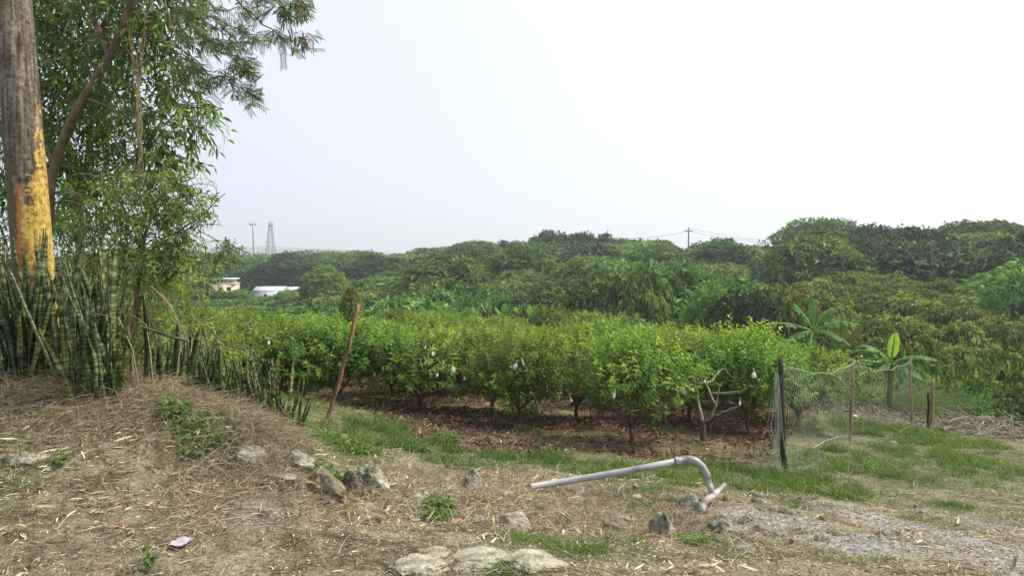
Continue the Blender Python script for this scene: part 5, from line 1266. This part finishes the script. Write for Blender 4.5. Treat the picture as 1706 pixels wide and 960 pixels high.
# leaf clusters
axes = []
for P in tips:
    for q in range(16):
        i_ = g4.uniform(4, 15); a = P[int(i_)] * (1 - i_ % 1) + P[min(int(i_) + 1, 15)] * (i_ % 1)
        px, _ = pix(*a)
        if px < 250 and g4.random() < .5: continue
        axes.append(a)
clus = [(470,65,6.8,10),(490,75,6.8,8),(510,60,6.8,5),(495,10,6.8,10),(470,10,6.8,8),(505,15,6.8,8),(475,35,6.8,6),(425,60,7.1,9),(405,52,7.1,8),(395,100,7.1,12),(408,110,7.1,12),(380,95,7.1,8),(345,75,7.1,10),(360,60,7.1,8),(330,100,7.2,10),(400,145,7.1,8),(418,160,7.1,8),(350,140,7.2,8),(310,20,7.1,16),(340,10,7.1,14),(370,20,7.1,12),(300,60,7.2,14),(330,40,7.1,12),(290,100,7.3,8),(410,10,6.9,8),(440,5,6.9,8),(415,60,7.1,5)]
for (px, py, Yd, n) in clus:
    for q in range(int(n * .95)): axes.append(at(px + g4.normal(0, 9), py + g4.normal(0, 7), Yd + g4.normal(0, .12)))
axes = np.array(axes); n = len(axes)
D = nrm(g4.normal(size=(n, 3)) * [1, 1, .5] + [.5, 0, -.55]); La = g4.uniform(.10, .18, n)
tubes(wood, np.stack([axes, axes + D * La[:, None] * .5, axes + D * La[:, None] + [0, 0, -.02]], 1), np.full((n, 3), .0018), 3)
tone = g4.random(n)
sd = nrm(np.cross(D, g4.normal(size=(n, 3))))
for q in range(7):
    for sg in (-1, 1):
        tq = (q + .5) / 7
        leaves(lf, axes + D * La[:, None] * tq, nrm(D * .7 + sd * sg * .8 + [0, 0, -.2]), np.cross(D, sd), .06 * g4.uniform(.8, 1.2, n), .009, np.clip(tone * .7 + g4.random(n) * .3, 0, 1), False, .15, .05)
PODS = []
for (px, py, Yd, n) in [(502,72,6.8,34),(495,62,6.8,10),(478,38,6.8,12),(498,10,6.8,16),(485,25,6.8,8),(405,118,7.1,14),(412,128,7.1,8),(415,162,7.1,5),(372,55,7.0,6),(420,5,6.9,8),(385,120,7.1,5)]:
    P0 = at(px, py - 8, Yd) + g4.normal(size=(n, 3)) * [.05, .04, .03]
    pd = MB(); tubes(pd, np.stack([P0, np.broadcast_to(P0.mean(0), P0.shape)], 1), np.full((n, 2), .0015), 3, rnd=.3); leaves(pd, P0, nrm(np.stack([g4.normal(0, .45, n), g4.normal(0, .3, n), np.full(n, -1.)], -1)), g4.normal(size=(n, 3)), g4.uniform(.09, .15, n), .014, g4.random(n), True, .05, .02); PODS.append(pd)
o0_ = at(215, 660, 9.6); o0_[2] = float(H(o0_[0], o0_[1])); rebase(wood, o0_); rebase(lf, o0_); 
T = empty('pod_bearing_tree', o0_); wood.build('trunk', M['bark'], T, True); lf.build('crown', M['pinnate'], T); 
for pd in PODS: rebase(pd, o0_); pd.build('pod_cluster', M['pods'], T)
tag(T, 'feathery-leaved tree whose thin pod-bearing branches hang across the sky at top left', 'tree')
# hanging dry vine
vb = MB(); g5 = np.random.default_rng(206)
for q in range(15):
    x0 = 228 + g5.normal(0, 9); pts = [(x0 + g5.normal(0, 5), 40 + g5.uniform(-30, 60), 8.0)]
    for yv in (120, 190, 250, 310): pts.append((229 + (yv - 120) * .03 + g5.normal(0, 3 + abs(yv - 200) * .03), yv + g5.normal(0, 8), 8.0 + g5.normal(0, .05)))
    wpath(vb, pts, .004, .003, 4, 14, .012)
rebase(vb, at(228, 40, 8.0)); o = vb.build('hanging_vine', M['vine']); o.location = tuple(at(228, 40, 8.0)); tag(o, 'bundle of dry brown vines hanging down through the leaning tree', 'vine')
# arching dry stalk
for pts, lab in [([(205,590,6.3),(240,500,6.3),(248,470,6.3),(290,520,6.2),(312,565,6.2)], 'bent dry stalk arching over right of the tall snake plants'),([(250,478,6.4),(280,500,6.3),(305,560,6.2),(290,650,6.0)], 'second thinner dry stalk bending down beside the arching one')]:
    vb = MB(); wpath(vb, pts, .007, .004, 6, 20, .003); o0_ = at(*pts[0]); rebase(vb, o0_); o = vb.build('dry_stalk', M['vine']); o.location = tuple(o0_); tag(o, lab, 'stalk')

# ------------------------------------------------------------------ ground cover
gc = np.random.default_rng(300)
def rand_ground(n, x0, x1, y0, y1): return gc.uniform(x0, x1, n), gc.uniform(y0, y1, n)
def in_view(x, y, m=60):
    px, py = pix(x, y, H(x, y)); return (px > -m) & (px < 1706 + m) & (py < 1010)
# green grass
mb = MB()
for (x0, x1, y0, y1, n, hh, ww) in ((-4, 5, 3.2, 7.5, 260000, .065, .004), (-5, 12, 7.5, 21, 620000, .13, .008)):
    x, y = rand_ground(n, x0, x1, y0, y1); w = np.maximum(zone(x, y, GREEN, 31) * (1 - .5 * mulch(x, y)), .35 * mulch(x, y) * sstep(.52, .62, fbm(x * .7, y * .7, 97, 3)))
    tuft = fbm(x * 4, y * 4, 61, 3)
    keep = (gc.random(n) < w * np.clip((tuft - .36) * 4, 0.04, 1)) & in_view(x, y); x, y, w, tuft = x[keep], y[keep], w[keep], tuft[keep]; n = len(x)
    P = np.stack([x, y, Hm(x, y) - .005], -1); D = nrm(np.stack([gc.normal(0, .45, n), gc.normal(0, .45, n), np.ones(n)], -1))
    bend = np.stack([gc.normal(0, .35, n), gc.normal(0, .35, n), -gc.uniform(.05, .5, n)], -1)
    hv = hh * gc.uniform(.4, 1.6, n) * (.4 + w) * (.1 + 2.6 * np.clip(tuft - .25, 0, 1) + .9 * np.clip(fbm(x * 1.3, y * 1.3, 67, 2) - .4, 0, 1))
    blades(mb, P, D, hv, ww, bend, 4, np.clip(gc.random(n) * .75 + .45 * (fbm(x, y, 65, 3) - .45) * 2 + .2 * (gc.random(n) > .85), 0, 1), g=gc); print('grass', n)
tag(mb.build('green_grass', M['grass']), 'short green grass growing in patches between the orchard and the bare soil', 'grass', kind='stuff')
# dry straw
mb = MB()
for (x0, x1, y0, y1, n, LLn, ww) in ((-5, 4, 3.3, 7.2, 230000, .09, .0032), (-5, 12, 7.2, 19, 200000, .11, .005)):
    x, y = rand_ground(n, x0, x1, y0, y1); w = zone(x, y, STRAW, 35) * .9 + .06 + .22 * (y > 7) * (1 - mulch(x, y))
    keep = (gc.random(n) < w * .55) & in_view(x, y); x, y = x[keep], y[keep]; n = len(x)
    P = np.stack([x, y, Hm(x, y) + gc.uniform(0, .015, n)], -1); D = nrm(np.stack([gc.normal(0, 1, n), gc.normal(0, 1, n), np.abs(gc.normal(0, .45, n))], -1))
    bend = np.stack([gc.normal(0, .4, n), gc.normal(0, .4, n), -gc.uniform(0, .35, n)], -1)
    blades(mb, P, D, LLn * gc.uniform(.4, 1.7, n), ww * gc.uniform(.6, 1.4, n), bend, 4, gc.random(n), g=gc); print('straw', n)
# straw lodged round the stones
for (rx_, ry_, rr_) in ROCKS:
    n = int(60 + 900 * rr_); a = gc.uniform(0, 6.28, n); q_ = rr_ * gc.uniform(.75, 1.5, n)
    x = rx_ + np.cos(a) * q_; y = ry_ + rr_ * .3 + np.sin(a) * q_ * .85
    P = np.stack([x, y, Hm(x, y) + gc.uniform(0, .02, n)], -1); D = nrm(np.stack([gc.normal(0, 1, n), gc.normal(0, 1, n), np.abs(gc.normal(0, .6, n))], -1))
    bend = np.stack([gc.normal(0, .4, n), gc.normal(0, .4, n), -gc.uniform(0, .5, n)], -1)
    blades(mb, P, D, gc.uniform(.03, .13, n), .0035, bend, 4, gc.random(n), g=gc)
# thick dry mat on the mound edge
for (px, py, rx, n, hh) in ((420,715,60,5200,.16),(60,660,110,4200,.14),(190,668,80,4200,.18),(300,690,60,1600,.12),(480,745,36,1200,.1),(1000,830,50,1000,.12),(1040,850,60,900,.12),(1150,875,40,900,.12),(660,790,60,900,.1),(240,640,50,1700,.24),(130,640,80,2800,.26),(20,640,60,2200,.26),(330,670,50,1500,.2),(400,690,50,1200,.18),(460,720,30,700,.14)):
    c = hit(px, py); s = c[1] / F; x = c[0] + gc.normal(0, rx * s * .55, n); y = c[1] + gc.normal(0, .22, n)
    P = np.stack([x, y, Hm(x, y) + gc.uniform(0, .03, n)], -1); D = nrm(gc.normal(size=(n, 3)) * [1, 1, .6] + [0, 0, .35])
    bend = np.stack([gc.normal(0, .5, n), gc.normal(0, .5, n), -gc.uniform(.2, .9, n)], -1)
    blades(mb, P, D, hh * gc.uniform(.5, 1.5, n), .0035, bend, 5, np.clip(gc.random(n) * .8, 0, 1), g=gc)
tag(mb.build('dry_straw', M['straw']), 'dry brown grass and straw matted along the edge of the mound', 'dry grass', kind='stuff')
# leaf litter
mb = MB(); n = 34000; x, y = rand_ground(n, -5, 5.5, 3.0, 8.0); keep = in_view(x, y) & (gc.random(n) < np.clip((fbm(x * 1.4, y * 1.4, 71) - .38) * 4, .08, 1) * np.where(x > 1.2, .4, 1)); x, y = x[keep], y[keep]; n = len(x)
P = np.stack([x, y, Hm(x, y) + gc.uniform(.002, .014, n)], -1); D = nrm(np.stack([gc.normal(0, 1, n), gc.normal(0, 1, n), gc.normal(0, .16, n)], -1)); big = gc.random(n) ** np.where(x < 0, 2.8, 4)
leaves(mb, P, D, nrm(gc.normal(size=(n, 3)) * .45 + [0, 0, 1.]), (.02 + .13 * big * gc.uniform(.5, 1, n) + .02 * gc.random(n)) * 1.0, .005 + .012 * big * gc.uniform(.5, 1.6, n), np.clip(gc.random(n) ** .8, 0, 1), True, gc.uniform(-.16, .06, (n, 1)), .3)
n = 60000; x, y = rand_ground(n, -5, 5.5, 3.0, 7.0); keep = in_view(x, y); x, y = x[keep], y[keep]; n = len(x)
P = np.stack([x, y, Hm(x, y) + gc.uniform(.001, .006, n)], -1); D = nrm(np.stack([gc.normal(0, 1, n), gc.normal(0, 1, n), gc.normal(0, .2, n)], -1))
leaves(mb, P, D, nrm(gc.normal(size=(n, 3)) * .45 + [0, 0, 1.]), gc.uniform(.01, .04, n), gc.uniform(.003, .009, n), gc.random(n) ** 1.5, False, 0, .2)
tag(mb.build('leaf_litter', M['litter']), 'pale dry bamboo leaves scattered over the bare soil of the foreground', 'leaf litter', kind='stuff')
# mulch
mb = MB(); n = 150000; x = gc.uniform(-9, 10, n); y = 8.5 + 20 * gc.random(n) ** 1.4; keep = (gc.random(n) < mulch(x, y) * np.clip(1.25 - 2.2 * np.maximum(0, fbm(x * .9, y * .9, 93, 4) - .42) * 2.5, .15, 1)) & in_view(x, y); x, y = x[keep], y[keep]; n = len(x)
P = np.stack([x, y, Hm(x, y) + gc.uniform(0, .04, n)], -1); D = nrm(np.stack([gc.normal(0, 1, n), gc.normal(0, 1, n), gc.normal(0, .4, n)], -1))
leaves(mb, P, D, nrm(gc.normal(size=(n, 3)) * .7 + [0, 0, 1.]), gc.uniform(.05, .14, n), gc.uniform(.008, .035, n), gc.random(n), False, -.1, .3); print('mulch', n)
tag(mb.build('fallen_leaves', M['mulchleaf']), 'red-brown fallen leaves covering the soil under the guava trees', 'fallen leaves', kind='stuff')
# gravel
mb = MB(); n = 40000; x, y = rand_ground(n, -5, 6, 3.0, 9.0); w = zone(x, y, GRAVEL, 39) * .9 + .05; keep = (gc.random(n) < w) & in_view(x, y); x, y = x[keep], y[keep]; n = len(x)
oc = np.array([(1, 0, 0), (-1, 0, 0), (0, 1, 0), (0, -1, 0), (0, 0, 1), (0, 0, -.6)], float)
fc = np.array([(0, 2, 4), (2, 1, 4), (1, 3, 4), (3, 0, 4), (2, 0, 5), (1, 2, 5), (3, 1, 5), (0, 3, 5)])
sz = .003 + .010 * gc.random(n) ** 3
V = oc[None] * gc.uniform(.6, 1.3, (n, 6, 1)) * sz[:, None, None]; a = gc.uniform(0, 6.28, n); ca, sa = np.cos(a)[:, None], np.sin(a)[:, None]
V = np.stack([V[..., 0] * ca - V[..., 1] * sa, V[..., 0] * sa + V[..., 1] * ca, V[..., 2] * .7], -1)
V += np.stack([x, y, Hm(x, y) + sz * .2], -1)[:, None]
mb.add(V, (fc[None] + 6 * np.arange(n)[:, None, None]).reshape(-1, 3), None, np.repeat(gc.random(n), 6)); print('gravel', n)
M['gravel'] = leaf_mat('gravel_stone', [(0, (.14, .13, .11)), (.5, (.33, .32, .29)), (1, (.66, .65, .62))], 0.0, .9, .0, spec=.1)
tag(mb.build('gravel', M['gravel']), 'loose pale gravel patch in the right foreground', 'gravel', kind='stuff')
# broad-leaved weeds in the foreground
def weed(px, py, r, n, h, lab, mt='herb', LL=.045, WW=.022):
    c = hit(px, py); mb = MB(); a = gc.uniform(0, 6.28, n); rr = r * np.sqrt(gc.random(n)); x = np.cos(a) * rr; y = np.sin(a) * rr
    z = Hm(x + c[0], y + c[1]) - c[2]; zz = gc.uniform(.15, 1, n) * h * (1 - .4 * rr / r)
    P = np.stack([x, y, z + zz], -1); k = n // 4
    tubes(mb, np.stack([np.stack([x[:k] * .5, y[:k] * .5, z[:k] - .01], -1), P[:k]], 1), np.full((k, 2), .0016), 3)
    leaves(mb, P, nrm(np.stack([np.cos(a), np.sin(a), gc.uniform(-.2, .5, n)], -1) + gc.normal(size=(n, 3)) * .5), nrm(gc.normal(size=(n, 3)) * .4 + [0, 0, 1]), LL * gc.uniform(.6, 1.3, n), WW, gc.uniform(.3, 1, n), True, .2, .12)
    o = mb.build('weed', M[mt]); o.location = tuple(c); tag(o, lab, 'weed')
for (px, py, r, n, h, lab) in [(345,728,.20,210,.08,'spreading green weed on the mound left of the dry grass mat'),(290,690,.10,160,.14,'upright green weed at the top of the mound'),(320,705,.12,160,.07,'small weed between the two larger weeds on the mound'),(375,735,.1,120,.06,'small weed at the right of the spreading one'),
   (733,848,.09,160,.10,'bright green weed standing in the straw, lower centre'),(728,868,.1,140,.09,'darker weed just below the bright green one'),(105,775,.03,30,.09,'tiny weed on the soil at the left'),(247,945,.025,26,.09,'tiny weed at the bottom left'),
   (570,745,.3,600,.12,'leafy weed patch in the grass right of the snake plants'),(690,750,.18,360,.13,'rounded leafy weed in front of the orchard soil'),(605,710,.25,420,.14,'tall leafy weed right of the leaning stake'),(745,735,.16,260,.13,'leafy weed at the edge of the orchard soil'),
   (885,690,.14,260,.3,'yellow-green weed at the foot of the leaning-trunk guava'),(1065,846,.1,120,.05,'low leafy weed under the middle of the pipe'),(850,945,.1,120,.05,'low weed on the right bedrock slab'),(545,800,.1,150,.09,'grassy weed before the brown boulder'),(1165,905,.12,140,.06,'weed below the dark slanted stone')]:
    weed(px, py, r, n, h, lab, LL=.045 if py > 760 else .06)

for o in C.objects:
    if o.parent is None and 'label' in o.keys() and not 4 <= len(o['label'].split()) <= 16: print('LABEL', len(o['label'].split()), o['label'])
